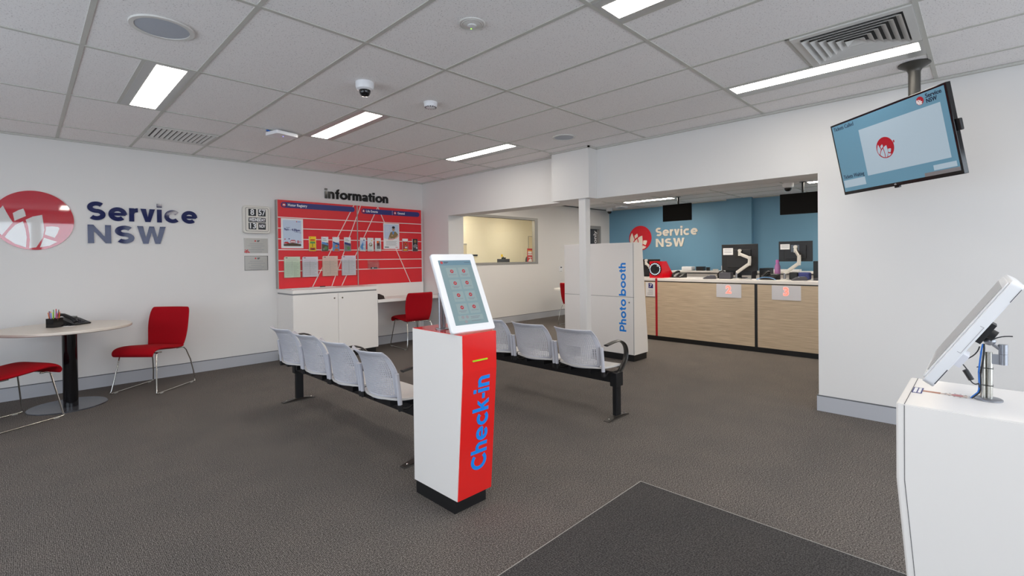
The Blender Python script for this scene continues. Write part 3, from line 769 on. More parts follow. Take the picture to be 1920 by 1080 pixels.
def d_land(top, mid, low):
    def f(b, w, h):
        b.rect(-w, w, .004, h*.60, .0121, low); b.prism([(-w, h*.50), (w, h*.40), (w, h*.50), (0, h*.62), (-w, h*.66)], .013, .0136, mid)
        b.rect(-w*.8, w*.2, h*.85, h*.88, .0121, INK); b.disc(-w*.7, h*.95, .004, .0121, INKD); b.rect(-w*.8, w*.5, h*.74, h*.77, .0121, top)
        b.disc(w*.2, h*.22, w*.5, .0138, top, n=16); b.disc(-w*.4, h*.14, w*.35, .0140, GREYP, n=14)
    return f
def d_kid(b, w, h):
    b.rect(-w, w, .004, h*.62, .0121, SKYB); b.prism([(-w, h*.62), (-w, h*.70), (w, h*.5), (w, h*.40)], .013, .0134, NAVYP)
    b.disc(w*.1, h*.36, w*.42, .0136, ORG, n=18); b.disc(w*.1, h*.32, w*.25, .0144, SKIN, n=18); b.prism([(-w*.7, .006), (w*.9, .006), (w*.5, h*.2), (-w*.3, h*.2)], .0136, .0142, ORG); b.disc(-w*.7, h*.95, .004, .0121, INKD)
def d_blue(b, w, h):
    b.rect(-w, w, .02, h*.8, .0121, PALEB); b.prism([(-w, h*.3), (0, h*.7), (w*.3, h*.3), (-w*.2, h*.1)], .013, .0136, SKYB); b.disc(w*.4, h*.35, w*.4, .0136, PAPER, n=16); b.disc(w*.3, h*.82, .010, .0136, NAVYP, n=12)
def d_gold(b, w, h):
    b.disc(0, h*.5, w*.6, .0121, KHAKI, n=24); b.disc(0, h*.5, w*.4, .0130, PAPER, n=20); b.disc(w*.1, h*.46, w*.2, .0138, BRN, n=12); b.disc(w*.4, h*.8, .008, .0121, YEL); b.rect(-w*.6, w*.6, h*.08, h*.10, .0121, INK)
def d_photo(b, w, h):
    b.rect(-w*.5, w*.75, h*.18, h*.78, .0121, GREYP); b.rect(-w*.5, w*.2, h*.62, h*.78, .0130, ORG); b.rect(-w*.4, w*.5, h*.42, h*.62, .0130, mat('maroon_print', rgb(90, 40, 48), .5)); b.rect(-w*.7, w*.4, h*.08, h*.10, .0121, INK)
def d_red(b, w, h):
    b.rect(-w, w, .006, h*.80, .0121, REDP); b.rect(-w*.7, w*.7, h*.78, h*.93, .0130, PAPER); b.disc(w*.1, h*.58, w*.5, .0130, ORG, n=18); b.rect(-w*.25, w*.35, h*.54, h*.62, .0138, INKD); b.rect(-w*.2, w*.75, h*.25, h*.37, .0130, PAPER); b.rect(-w*.7, w*.7, h*.08, h*.16, .0130, YEL)
def d_dark(b, w, h):
    b.rect(-w, w, .004, h, .0121, INKD); b.disc(0, h*.8, w*.5, .0130, KHAKI, n=16); b.prism([(-w*.9, h*.45), (0, h*.62), (w*.9, h*.5), (w*.5, h*.3), (-w*.6, h*.3)], .013, .0136, GREYP); b.disc(w*.6, h*.28, w*.3, .0138, PALEB, n=12)
BZ0, BZ1 = 1.488, 1.698
brochure(2.837, 2.945, BZ0, BZ1, 'bright yellow brochure on the red board right of the opening hours poster', d_yellow)
brochure(3.018, 3.125, BZ0, BZ1, 'brochure with a dark landscape cover, right of the yellow brochure', d_land(GRN, SKYB, BRN))
brochure(3.183, 3.292, BZ0, BZ1, 'brochure with an orange figure on a blue cover on the red board', d_kid)
brochure(3.362, 3.472, BZ0, BZ1, 'brochure with a green and grey road cover left of the board divider', d_land(GRN, NAVYP, GREYP))
brochure(3.612, 3.715, BZ0, BZ1, 'tilted pale blue brochure just right of the board divider', d_blue, R(-2))
brochure(3.742, 3.850, BZ0, BZ1, 'white brochure with a gold round emblem on the red board', d_gold)
brochure(3.870, 3.980, BZ0, BZ1, 'white brochure with a maroon and grey picture left of the person poster', d_photo)
brochure(4.368, 4.478, BZ0, BZ1, 'red and white brochure right of the person poster', d_red)
brochure(4.560, 4.670, BZ0, BZ1, 'black brochure at the right end of the board', d_dark)
# A4 forms in clear holders
def forms(x0, x1, z0, z1, m, lab, tilt=0):
    w_ = (x1-x0)/2; xc = (x0+x1)/2; h_ = z1-z0
    t = thing('form_stack', lab, 'stack of forms', frame=frame((xc, BY-.004, z0), (math.cos(tilt), 0, math.sin(tilt)), (0, 0, 1)), group='stacks of forms in the lower row of the red board')
    b = MB()
    for k in range(4): b.box(-w_+.002*k, w_-.001*(3-k), .002, h_-.004*(3-k), .004*k, .004*k+.0035, m)
    b.build('sheets', t, smooth=0)
    b = MB()
    for j in range(15): b.rect(-w_*.82, w_*(.8 if j % 3 else .55), h_*.90-j*h_*.058, h_*.90-j*h_*.058+.0022, .0156, GREYP)
    b.rect(-w_*.05, w_*-.03, h_*.1, h_*.8, .0156, GREYP); b.rect(-w_*.85, -w_*.6, h_*.93, h_*.96, .0156, INKD)
    b.build('form_print', t, smooth=0)
    hld = thing('form_holder', 'clear acrylic pocket around the ' + lab.split(' on ')[0].split(' in ')[0].split(',')[0], 'form holder', frame=frame((xc, BY-.002, z0-.006), (1, 0, 0), (0, 0, 1)), group='clear form pockets on the red board')
    b = MB(); b.box(-w_-.012, w_+.012, 0, h_*.78, .026, .0275, ACRYL); b.box(-w_-.012, w_+.012, -.001, .001, .001, .026, ACRYL)
    b.box(-w_-.013, -w_-.012, 0, h_*.78, .001, .0275, ACRYL); b.box(w_+.012, w_+.013, 0, h_*.78, .001, .0275, ACRYL); b.build('pocket', hld, smooth=0)
forms(2.500, 2.712, 1.125, 1.412, PAPERG, 'pale green forms in the leftmost lower pocket of the red board')
forms(2.745, 2.963, 1.125, 1.410, PAPERL, 'off-white forms with grey print, second lower pocket from the left')
forms(3.032, 3.258, 1.128, 1.420, PAPERP, 'pinkish forms in a glinting pocket, third lower pocket of the red board')
forms(3.325, 3.545, 1.128, 1.425, PAPERL, 'lilac-white forms in the lower pocket beside the board divider')
hld = thing('brochure_holder', 'nearly empty clear pocket low on the right half of the board', 'brochure holder', frame=fY(3.842, BY-.002, 1.216))
b = MB(); b.box(-.095, .095, 0, .11, .026, .0275, ACRYL); b.box(-.095, .095, -.001, .001, .001, .026, ACRYL); b.box(-.096, -.095, 0, .14, .001, .0275, ACRYL); b.box(.095, .096, 0, .14, .001, .0275, ACRYL); b.box(-.095, .095, 0, .14, .001, .0022, ACRYL); b.build('pocket', hld, smooth=0)
t = tag(MB().box(3.80, 3.90, BY-.024, BY-.006, 1.219, 1.240, INKD).box(3.815, 3.835, BY-.0245, BY-.024, 1.222, 1.237, PAPER).build('card_stack', smooth=0), 'small black card stack lying in the nearly empty clear pocket', 'cards')

# ------------------------------------------------------------------ cabinet and desk below the board
CF = 6.35
t = thing('storage_cabinet', 'white two-door storage cabinet under the left half of the red board', 'cabinet', (0, 0, 0))
b = MB(); b.box(2.43, 3.645, CF+.02, WL-.003, .082, .905, WHITE); b.build('carcass', t, smooth=0)
b = MB(); b.box(2.43, 3.645, CF, WL-.003, .925, .975, WHITE); b.box(2.44, 3.635, CF+.02, WL-.003, .905, .925, mat('recess_grey', rgb(150, 150, 152), .5)); b.build('cabinet_top', t, smooth=0, bevel=.002)
b = MB(); b.box(2.45, 3.63, CF+.05, WL-.02, 0, .082, BLACK); b.build('kickboard', t, smooth=0)
for x0, x1, lx in ((2.432, 3.037, 2.985), (3.041, 3.643, 3.10)):
    b = MB(); b.box(x0, x1, CF, CF+.019, .084, .900, WHITE); d_ = b.build('door', t, smooth=0, bevel=.0015)
    b = MB(); b.cyl((lx, CF-.004, .838), .011, .005, CHROME, axis='y'); b.build('lock', d_)
t = thing('wall_desk', 'narrow white writing desk built between the cabinet and the room corner', 'desk', (0, 0, 0))
b = MB(); b.box(3.648, 4.822, CF, WL-.003, .725, .770, WHITE); b.build('desktop', t, smooth=0, bevel=.002)
b = MB(); b.box(3.648, 4.775, BY, WL-.003, .770, .975, WHITE); b.build('back_panel', t, smooth=0)
b = MB(); b.box(4.655, 4.68, WL-.12, WL-.014, 0, .725, WHITE); b.build('support_leg', t, smooth=0)
def paper_stack(loc, rz, sx, sy, h, m, lab, name='paper_sheets'):
    b = MB(); b.box(-sx, sx, -sy, sy, 0, h, m); o = b.build(name, smooth=0); o.location = loc; o.rotation_euler = (0, 0, rz); return tag(o, lab, 'papers')
paper_stack((2.62, 6.60, .976), R(3), .15, .10, .008, PAPER, 'white booklet lying open at the left end of the cabinet top')
paper_stack((2.98, 6.70, .976), R(-4), .15, .10, .006, PAPER, 'flat white papers in the middle of the cabinet top')
tag(MB().box(2.94, 3.0, 6.66, 6.70, .983, .995, BLACK).build('stapler', smooth=0), 'small black item on the papers on the cabinet top', 'stapler')
t = thing('card_reader', 'small black wedge-shaped device on the desk beside the cabinet', 'device', (3.72, 6.42, .771), R(15))
b = MB(); b.add([(-.06, -.05, 0), (.05, -.05, 0), (.05, .05, 0), (-.06, .05, 0), (-.06, -.05, .085), (.03, -.05, .05), (.03, .05, .05), (-.06, .05, .085)], [(0, 3, 2, 1), (4, 5, 6, 7), (0, 1, 5, 4), (1, 2, 6, 5), (2, 3, 7, 6), (3, 0, 4, 7)], mat('brown_black_plastic', rgb(50, 42, 40), .4)); b.build('device_body', t, smooth=0, bevel=.004)
b = MB(); b.box(-.065, .055, -.055, .055, 0, .004, BLACK); b.build('device_base', t, smooth=0)

# ------------------------------------------------------------------ red sled chairs
def shell(prof, halfw, thick, m, name, parent, nw=14, curve=0.0, curve_axis=0):
    """upholstered slab: profile = list of (forward, up), lofted over the width, closed and rounded"""
    P = [Vector((p[0], p[1])) for p in prof]; n = len(P); vs = []; fs = []
    N = []
    for i in range(n):
        d = (P[min(i+1, n-1)] - P[max(i-1, 0)]).normalized(); N.append(Vector((-d.y, d.x)))
    for s in range(nw+1):
        u = -1 + 2*s/nw
        for side in (1, -1):
            for i in range(n):
                hw = halfw[i] if isinstance(halfw, list) else halfw
                edge = max(0.0, 1-abs(u)**6); th = thick*(.35+.65*edge)
                if i in (0, n-1): th *= .45
                off = N[i]*th*side*.5
                c = curve*u*u
                q = P[i] + off + Vector((c, 0))
                vs.append((q.x, u*hw, q.y))
    L = 2*n
    for s in range(nw):
        for i in range(n-1):
            a = s*L+i; c = (s+1)*L+i
            fs.append((a, a+1, c+1, c)); fs.append((a+n, c+n, c+n+1, a+n+1))
        a = s*L; c = (s+1)*L
        fs.append((a, c, c+n, a+n)); fs.append((a+n-1, a+2*n-1, c+2*n-1, c+n-1))
    for s in (0, nw):
        for i in range(n-1):
            a = s*L+i; f = (a, a+n, a+n+1, a+1); fs.append(f if s == 0 else f[::-1])
    b = MB(); b.add(vs, fs, m); o = b.build(name, parent, smooth=60)
    sm = o.modifiers.new('sub', 'SUBSURF'); sm.levels = 1; sm.render_levels = 2
    return o
def bez(p0, p1, p2, n=6):
    return [tuple((1-t)**2*a + 2*t*(1-t)*b_ + t*t*c for a, b_, c in zip(p0, p1, p2)) for t in [i/n for i in range(n+1)]]
def sled_chair(lab, loc, rz):
    """faces local +x"""
    t = thing('visitor_chair', lab, 'chair', loc, rz, 'red upholstered chairs with chrome sled legs')
    seat = [(.262, .385), (.272, .415), (.25, .447), (.20, .462), (.12, .458), (.02, .445), (-.08, .432), (-.16, .425), (-.20, .432)]
    shell(seat, [.215, .222, .228, .230, .230, .225, .218, .212, .208], .050, REDF, 'seat', t)
    back = [(-.205, .425), (-.225, .47), (-.24, .55), (-.25, .63), (-.262, .71), (-.278, .78), (-.295, .83), (-.302, .852)]
    shell(back, [.205, .212, .225, .232, .232, .228, .218, .205], .042, REDF, 'backrest', t, curve=.030)
    b = MB(); b.add([], [], CHROME)
    for s in (-1, 1):
        top = .19; bot = .245
        pts = [(.12, s*top, .412)] + [(.17, s*top, .412), (.195, s*(top+.005), .400)] + [(.255, s*(bot-.004), .030)] + bez((.262, s*bot, .016), (.264, s*bot, .0075), (.245, s*bot, .0075), 4) + \
              [(-.27, s*bot, .0075)] + bez((-.285, s*bot, .0075), (-.300, s*bot, .0075), (-.298, s*bot, .025), 4) + [(-.29, s*(bot-.01), .12), (-.265, s*(bot-.025), .26), (-.225, s*(top+.012), .375), (-.205, s*top, .404), (-.18, s*top, .410), (-.10, s*top, .412)]
        b.tube(pts, .0065, CHROME, n=10)
    b.tube([(.17, -.19, .412), (.17, .19, .412)], .0065, CHROME); b.tube([(-.19, -.19, .408), (-.19, .19, .408)], .0065, CHROME)
    b.build('sled_frame', t, smooth=60)
    b = MB()
    for s in (-1, 1):
        for x in (.20, -.24): b.box(x-.02, x+.02, s*.245-.008, s*.245+.008, 0, .006, mat('clear_glide', rgb(180, 180, 178), .3))
    b.build('glides', t, smooth=0)
    return t
def ang(dx, dy): return math.atan2(dy, dx)
sled_chair('red fabric chair with chrome sled legs right of the round table, facing left', (.972, 6.405, 0), ang(-.74, -.67))
sled_chair('red fabric chair left of the round table, cut off by the photo edge', (-.112, 5.905, 0), ang(.85, .53))
sled_chair('red fabric chair pushed under the white desk, seen from behind', (4.262, 6.40, 0), ang(.09, .995))
sled_chair('red fabric chair mostly hidden behind the photo booth', (7.86, 5.90, 0), ang(1, 0.0))

# ------------------------------------------------------------------ round table and things on it
t = thing('round_table', 'round white table on a thick black column by the left wall', 'table', (.28, 6.28, 0))
b = MB(); b.lathe([(.001, .722), (.492, .722), (.502, .728), (.502, .745), (.498, .750), (.001, .750)], mat('warm_white_tabletop', rgb(226, 216, 204), .35), n=96); b.build('tabletop', t)
b = MB(); b.cyl((.020, -.12, .010), .055, .713, BLACKG, n=40); b.build('column', t)
b = MB(); b.lathe([(.290, 0), (.290, .006), (.285, .010), (.001, .010)], mat('grey_steel_base', rgb(110, 112, 120), .2, .7), c=(.005, -.06, 0), n=72); b.build('base_plate', t)
TT = .7505
t = thing('pen_holder', 'black square pen holder at the left of the desk phone', 'pen holder', (.205, 6.30, TT), R(40))
b = MB()
for (x0, x1, y0, y1) in ((-.045, .045, -.04, -.037), (-.045, .045, .037, .04), (-.045, -.042, -.037, .037), (.042, .045, -.037, .037)):
    b.box(x0, x1, y0, y1, 0, .085, BLACKG)
b.box(-.045, .045, -.04, .04, 0, .004, BLACKG); b.build('holder_body', t, smooth=0)
cols = [ORG, INKD, YEL, BRN, PINKB, SKYB, GRN, LIME, REDP, SKYB, REDP, ORG, mat('magenta_pencil', rgb(214, 60, 120), .4), BRN]
for k, m in enumerate(cols):
    a = -.028 + .0043*k; lean = (-.05 + .0075*k)*.55; y = random.uniform(-.020, .020); h_ = random.uniform(.135, .175)
    b = MB(); b.tube([(a, y, .005), (a+lean*.8, y*1.2, h_-.012), (a+lean*.86, y*1.2, h_)], .0034, m, n=6)
    o = b.build('pencil'); o.matrix_world = Matrix.Translation((.205, 6.30, TT)) @ Matrix.Rotation(R(-45), 4, 'Z')
    nm = ['orange', 'dark-tipped', 'yellow', 'brown', 'pink', 'blue', 'green', 'lime', 'red', 'light blue', 'red', 'orange', 'magenta', 'brown'][k]
    tag(o, nm + ' pencil standing in the black pen holder', 'pencil', 'pencils in the black pen holder')
def desk_phone(loc, rz, lab, s=1.0):
    t = thing('desk_phone', lab, 'telephone', loc, rz, 'black desk telephones')
    t.scale = (s, s, s)
    b = MB(); prof = [(-.09, 0), (.09, 0), (.095, .012), (-.02, .055), (-.09, .075)]
    b.T = Matrix(((1, 0, 0, 0), (0, 0, 1, 0), (0, 1, 0, 0), (0, 0, 0, 1)))
    b.prism(prof, -.085, .085, BLACK); b.build('phone_body', t, smooth=0, bevel=.004)
    b = MB()
    sl = lambda x: .055 - (x+.02)*(.043/.115)
    for i in range(4):
        for j in range(3):
            x = .005 + i*.02; y = -.01 + j*.022; z = sl(x)
            b.box(x-.006, x+.006, y-.007, y+.007, z-.002, z+.005, GREYD)
    b.build('keypad', t, smooth=0)
    b = MB(); b.box(-.075, -.035, -.015, .07, .062, .074, mat('phone_display', rgb(120, 126, 122), .2)); b.build('display', t, smooth=0)
    b = MB(); b.tube([(-.085, -.062, .088), (-.075, -.062, .100), (-.03, -.062, .098), (.03, -.062, .075), (.075, -.062, .052), (.088, -.062, .032)], .014, BLACK, flat=(.022, .014)); b.build('handset', t, smooth=60)
    b = MB(); pts = [(.085, -.07, .02), (.10, -.09, .008)] + [(.10-.012*k+.006*math.sin(k*2.2), -.10-.006*math.cos(k*2.2), .006+.003*math.sin(k*2.0)) for k in range(12)]
    b.tube(pts, .004, BLACK, n=6); b.build('cord', t)
    return t
desk_phone((.345, 6.43, TT), R(-50), 'black desk phone with keypad on the round table', 1.05)
paper_stack((.30, 6.30, TT), R(20), .045, .035, .002, PAPER, 'scrap of white paper beside the phone on the round table')

# ------------------------------------------------------------------ bench seating with perforated backs
SEAT_LIT = mat('warm_lit_seat_plastic', rgb(206, 203, 200), 0.4)  # same plastic as the backs, warm light put into its colour
def seat_back(parent):
    nu, nv = 28, 24; vs = []; fs = []; idx = {}
    def pt(u, v):          # u -1..1 across, v 0..1 up
        hw = .219 + .004*min(v/.5, 1) if v < .60 else .223 - .032*((v-.60)/.40)
        if v < .14: hw -= .045*(1-v/.14)**1.5
        z = .425 + .330*v - (.022*(u*u) if v > .9 else 0)*0 + .010*(1-v)*u*u
        x = -.205 - .045*v - .050*max(0, v-.45)/.55*max(0, v-.45)/.55 - .035*max(0, v-.88)/.12*.45 + (.072 - .012*v)*abs(u)**2.2
        return (x, u*hw, z)
    for j in range(nv+1):
        for i in range(nu+1):
            idx[i, j] = len(vs); vs.append(pt(-1+2*i/nu, j/nv))
    for j in range(nv):
        for i in range(nu):
            a, b_, c, d = idx[i, j], idx[i+1, j], idx[i+1, j+1], idx[i, j+1]
            if 2 <= i < nu-2 and 2 <= j < nv-2:
                u0, u1, v0, v1 = -1+2*i/nu, -1+2*(i+1)/nu, j/nv, (j+1)/nv
                um, vm = (u0+u1)/2, (v0+v1)/2; du, dv = (u1-u0)*.41, (v1-v0)*.41
                k = len(vs)
                vs += [pt(um-du, vm), pt(um, vm-dv), pt(um+du, vm), pt(um, vm+dv)]
                fs += [(a, k+1, k), (a, b_, k+1), (b_, k+2, k+1), (b_, c, k+2), (c, k+3, k+2), (c, d, k+3), (d, k, k+3), (d, a, k)]
            else: fs.append((a, b_, c, d))
    b = MB(); b.add(vs, fs, SEATG); o = b.build('backrest', parent, smooth=60)
    m = o.modifiers.new('solid', 'SOLIDIFY'); m.thickness = .006; m.offset = 0
    b = MB()                       # moulded rim round the panel
    rim = [pt(u/10, 1.0) for u in range(-10, 11)] + [pt(1, v/12) for v in range(11, -1, -1)] + [pt(u/10, 0) for u in range(9, -11, -1)] + [pt(-1, v/12) for v in range(1, 12)]
    rim.append(rim[0])
    b.tube(rim, .0052, SEATG, n=8); b.build('rim', parent, smooth=60)
def make_seat():
    s = thing('tmp', '', '')
    for k in ('label', 'category'):
        del s[k]
    s.name = 'seat'
    nu, ny = 12, 12; vs = []; fs = []
    def pt(t_, u, off):
        x = -.222 + .422*t_ + .055*u*u*(1-t_)**2
        hw = .225 + .012*math.sin(PI*t_) - (.07*max(0, t_-.86)/.14*max(0, t_-.86)/.14) - (.022*max(0, .12-t_)/.12)
        z = .432 - .022*math.sin(PI*min(1, t_*1.15))*(1-u*u) + .014*(1-t_)**2 - .045*max(0, t_-.80)/.2*max(0, t_-.80)/.2
        return (x, u*hw, z+off)
    for off in (0, -.014):
        for i in range(nu+1):
            for j in range(ny+1): vs.append(pt(i/nu, -1+2*j/ny, off))
    w_ = ny+1; h_ = (nu+1)*w_
    for i in range(nu):
        for j in range(ny):
            a = i*w_+j; fs += [(a, a+w_, a+w_+1, a+1), (a+h_, a+h_+1, a+h_+w_+1, a+h_+w_)]
    for j in range(ny):
        fs += [(j, j+1, j+1+h_, j+h_)]; a = nu*w_+j; fs += [(a, a+h_, a+1+h_, a+1)]
    for i in range(nu):
        a = i*w_; fs += [(a, a+h_, a+w_+h_, a+w_)]; a = i*w_+ny; fs += [(a, a+w_, a+w_+h_, a+h_)]
    b = MB(); b.add(vs, fs, SEAT_LIT); b.build('seat_shell', s, smooth=50)
    seat_back(s)
    for sg in (-1, 1):
        b = MB(); b.tube([(-.160, sg*.243, .412), (-.168, sg*.243, .50), (-.182, sg*.243, .615)], .0150, SEATG, n=14); b.build('upright', s, smooth=40)
        b = MB(); b.tube([(-.156, sg*.243, .372), (-.158, sg*.243, .385), (-.160, sg*.243, .412)], .0162, BLACK, n=14); b.tube([(-.158, sg*.243, .385), (-.10, sg*.225, .368), (-.02, sg*.20, .380)], .009, BLACK); b.build('upright_cap', s, smooth=40)
    for y_ in (-.12, .09):
        b = MB(); b.box(-.16, .12, y_, y_+.03, .376, .412, BLACKM); b.build('seat_bracket', s, smooth=0)
    return s
proto_seat = make_seat()
def arm_shape():
    pts = bez((-.03, 0, .33), (.10, 0, .40), (.150, 0, .475), 6) + bez((.162, 0, .52), (.165, 0, .600), (.085, 0, .632), 7) + bez((.05, 0, .643), (.0, 0, .650), (-.145, 0, .628), 6)
    return pts
def bench(lab, loc, ymax, seats, arms, posts):
    """origin under the near post; row runs along +y, seats face +x"""
    t = thing('beam_seating', lab, 'bench seating', loc, 0, 'rows of beam seating with perforated grey backs')
    b = MB(); b.box(-.035, .035, -.01, ymax+.01, .298, .376, BLACKM); b.build('beam', t, smooth=0, bevel=.004)
    for y in posts:
        b = MB(); b.rrect(-.028, .042, y-.022, y+.022, .020, .298, .008, BLACKM); b.box(-.045, .055, y-.032, y+.032, .27, .385, BLACKM); b.build('post', t, bevel=.002)
        b = MB(); b.add([(-.155, y-.028, 0), (.155, y-.028, 0), (.155, y+.028, 0), (-.155, y+.028, 0), (-.150, y-.024, .008), (.150, y-.024, .008), (.150, y+.024, .008), (-.150, y+.024, .008),
                         (-.045, y-.03, .026), (.055, y-.03, .026), (.055, y+.03, .026), (-.045, y+.03, .026)],
                        [(0, 3, 2, 1), (0, 1, 5, 4), (1, 2, 6, 5), (2, 3, 7, 6), (3, 0, 4, 7), (4, 8, 11, 7), (5, 6, 10, 9), (8, 9, 10, 11), (4, 5, 9, 8), (7, 11, 10, 6)], mat('dark_bronze_foot', rgb(58, 54, 50), .4, .3))
        f_ = b.build('foot', t, smooth=0)
        for x in (-.115, .12):
            b = MB(); b.lathe([(.008, .010), (.008, .016), (.004, .019), (.001, .019)], CHROME, c=(x, y, 0), n=12); b.build('bolt', f_)
    for y in arms:
        b = MB(); P = [(p[0], y, p[2]) for p in arm_shape()]; b.tube(P, .01, mat('black_armrest', rgb(38, 36, 34), .3), n=12, flat=(.024, .0085)); b.build('armrest', t, smooth=50)
    for y in seats:
        s = copy_tree(proto_seat, t); s.location = (0, y, 0)
    return t
P_ = .517
bench('row of four light grey perforated seats on a black beam left of the check-in kiosk', (1.862, 2.70, 0), 2.06, [.02+P_*(k+.5)-.03 for k in range(4)], [0.0, 1.0, 2.03], [0, 2.06])
bench('row of light grey perforated seats right of the check-in kiosk, armrest at its near end', (3.487, 2.215, 0), 2.84, [.003+.520*(k+.5) for k in range(3)], [0.0], [0, 2.84])
for ch in list(proto_seat.children): bpy.data.objects.remove(ch)
bpy.data.objects.remove(proto_seat)

# ------------------------------------------------------------------ kiosks (profile: vertical at top, leaning in to the base)
def kiosk_body(t, W_, D_, facing, mface, top_m):
    """local: width x 0..W_, front towards -y*facing at y=0 going back to D_"""
    H_ = .955
    prof = [(0, H_), (0, .76), (.055, .078), (D_, .078), (D_, H_)]
    b = MB(); b.T = Matrix(((0, 0, 1, 0), (facing, 0, 0, 0), (0, 1, 0, 0), (0, 0, 0, 1)))
    b.prism([(y+.001, z) for y, z in prof], 0, W_, WHITE); b.build('cabinet_body', t, smooth=0)
    b = MB(); b.T = Matrix(((0, 0, 1, 0), (facing, 0, 0, 0), (0, 1, 0, 0), (0, 0, 0, 1)))
    b.prism([(-.003, H_+.001), (-.003, .76), (.052, .078), (.056, .078), (.0012, .76), (.0012, H_+.001)], .003, W_-.0005, mface); fp = b.build('front_panel', t, smooth=0)
    b = MB(); b.box(.002, W_-.002, facing*.0, facing*(D_-.002), H_+.0002, H_+.003, top_m); b.build('top_panel', t, smooth=0)
    b = MB(); b.box(.008, W_-.012, facing*.085, facing*(D_+.005-.01), 0, .0775, BLACK); b.build('plinth', t, smooth=0)
    return fp
t = thing('checkin_kiosk', 'white check-in kiosk with glossy red front and blue Check-in lettering', 'kiosk', (1.577, 1.918, 0))
fp = kiosk_body(t, .240, .445, 1, RED, RED)
# face frame following the leaning front panel
u = Vector((0, -.055, .682)).normalized()
e = thing('checkin_lettering', '', ''); del e['label']; del e['category']; e.parent = t
e.matrix_local = frame((.24, .052, .078), (1, 0, 0), u)
letters('Check-in', e, -.050, .135, .108, BLUEV, .0012, W=.195, gap=.07, width=.518, rot=R(90), z=.0006)
b = MB(); b.rrect(.067, .172, -.004, .004, .0, .004, .0035, LIME); s_ = b.build('ticket_slot', t); s_.matrix_local = fY(0, -.003, .815)
s_['label'] = 'lime green ticket slot rim'
# kiosk screen
def tablet_stand(t, x, y, z, h_, gap=.026, r=.010):
    b = MB(); b.lathe([(.038, 0), (.038, .003), (.034, .005), (.001, .005)], SILVER, c=(x, y, z), n=40); b.build('stand_base', t)
    for k in (0, 1):
        b = MB(); b.cyl((x+gap*(k-.5)*(1 if True else 0), y, z+.004), r, h_, SILVER, n=24); b.build('stand_post', t)
t = thing('kiosk_screen', 'white framed upright touchscreen on a silver stand on top of the red check-in kiosk', 'touchscreen', (0, 0, 0))
tablet_stand(t, 1.655, 2.185, .9590, .20)
b = MB(); b.tube([(1.655, 2.185, 1.14), (1.670, 2.13, 1.165), (1.69, 2.09, 1.18)], .014, SILVER); b.build('tilt_arm', t)
ya, ti = -.106, .471
uu = Vector((math.cos(ya), math.sin(ya), 0)); nn = Vector((math.sin(ya), -math.cos(ya), 0)); vv = Vector((0, 0, 1))*math.cos(ti) - nn*math.sin(ti)
F = frame((1.692, 2.041, 1.175), uu, vv)
def on_frame(t, F, name='screen_head'):
    e = bpy.data.objects.new(name, None); COL.objects.link(e); e.parent = t; e.matrix_local = t.matrix_world.inverted() @ F; return e
b = MB(); b.rrect(-.141, .141, -.232, .232, -.022, 0, .014, WHITEG); hd = b.build('screen_case', t, bevel=.004); hd.matrix_local = F
b = MB(); b.box(-.106, .106, -.192, .190, .0002, .0012, KSCR); sc = b.build('screen', t, smooth=0); sc.matrix_local = F
b = MB(); b.rect(-.106, .106, .160, .190, .0013, KSCR3)
for i in range(2):
    for j in range(4):
        cx_ = -.038 + .078*i; cy_ = .118 - .072*j
        b.rrect(cx_-.034, cx_+.034, cy_-.034, cy_+.026, .0013, .0017, .003, KSCR2)
b.rrect(-.08, .08, -.170, -.140, .0013, .0017, .003, KSCR2)
q = b.build('screen_tiles', sc, smooth=0)
for i in range(2):
    for j in range(4):
        cx_ = -.038 + .078*i; cy_ = .118 - .072*j; b = MB()
        b.disc(cx_, cy_+.004, .0105, .0019, TVRED, .0004); b.rect(cx_-.004, cx_+.004, cy_+.001, cy_+.007, .0024, KSCR2, .0003)
        b.build('menu_icon', sc, smooth=0)
        b = MB(); b.rect(cx_-.024, cx_+.024, cy_-.0175, cy_-.0150, .0019, INK, .0003)
        if (i+j) % 2: b.rect(cx_-.016, cx_+.016, cy_-.024, cy_-.0215, .0019, INK, .0003)
        b.build('menu_caption', sc, smooth=0)
for x in (-.050, -.022, -.036):
    b = MB(); b.disc(x, -.150 if x != -.036 else -.176, .009, .0019, GREYP, .0003); b.build('footer_icon', sc, smooth=0)
b = MB(); b.rect(.0, .06, -.152, -.149, .0019, INK, .0003); b.rect(.0, .05, -.160, -.157, .0019, INK, .0003); b.rect(.0, .06, -.176, -.173, .0019, INK, .0003); b.build('footer_text', sc, smooth=0)
b = MB(); b.disc(-.088, .176, .0085, .0019, TVRED, .0004); b.build('header_emblem', sc, smooth=0)
b = MB(); b.rect(-.074, -.045, .178, .181, .0019, TVDARK, .0003); b.rect(-.074, -.052, .172, .175, .0019, TVDARK, .0003); b.rect(.06, .098, .175, .177, .0019, TVDARK, .0003); b.build('header_text', sc, smooth=0)
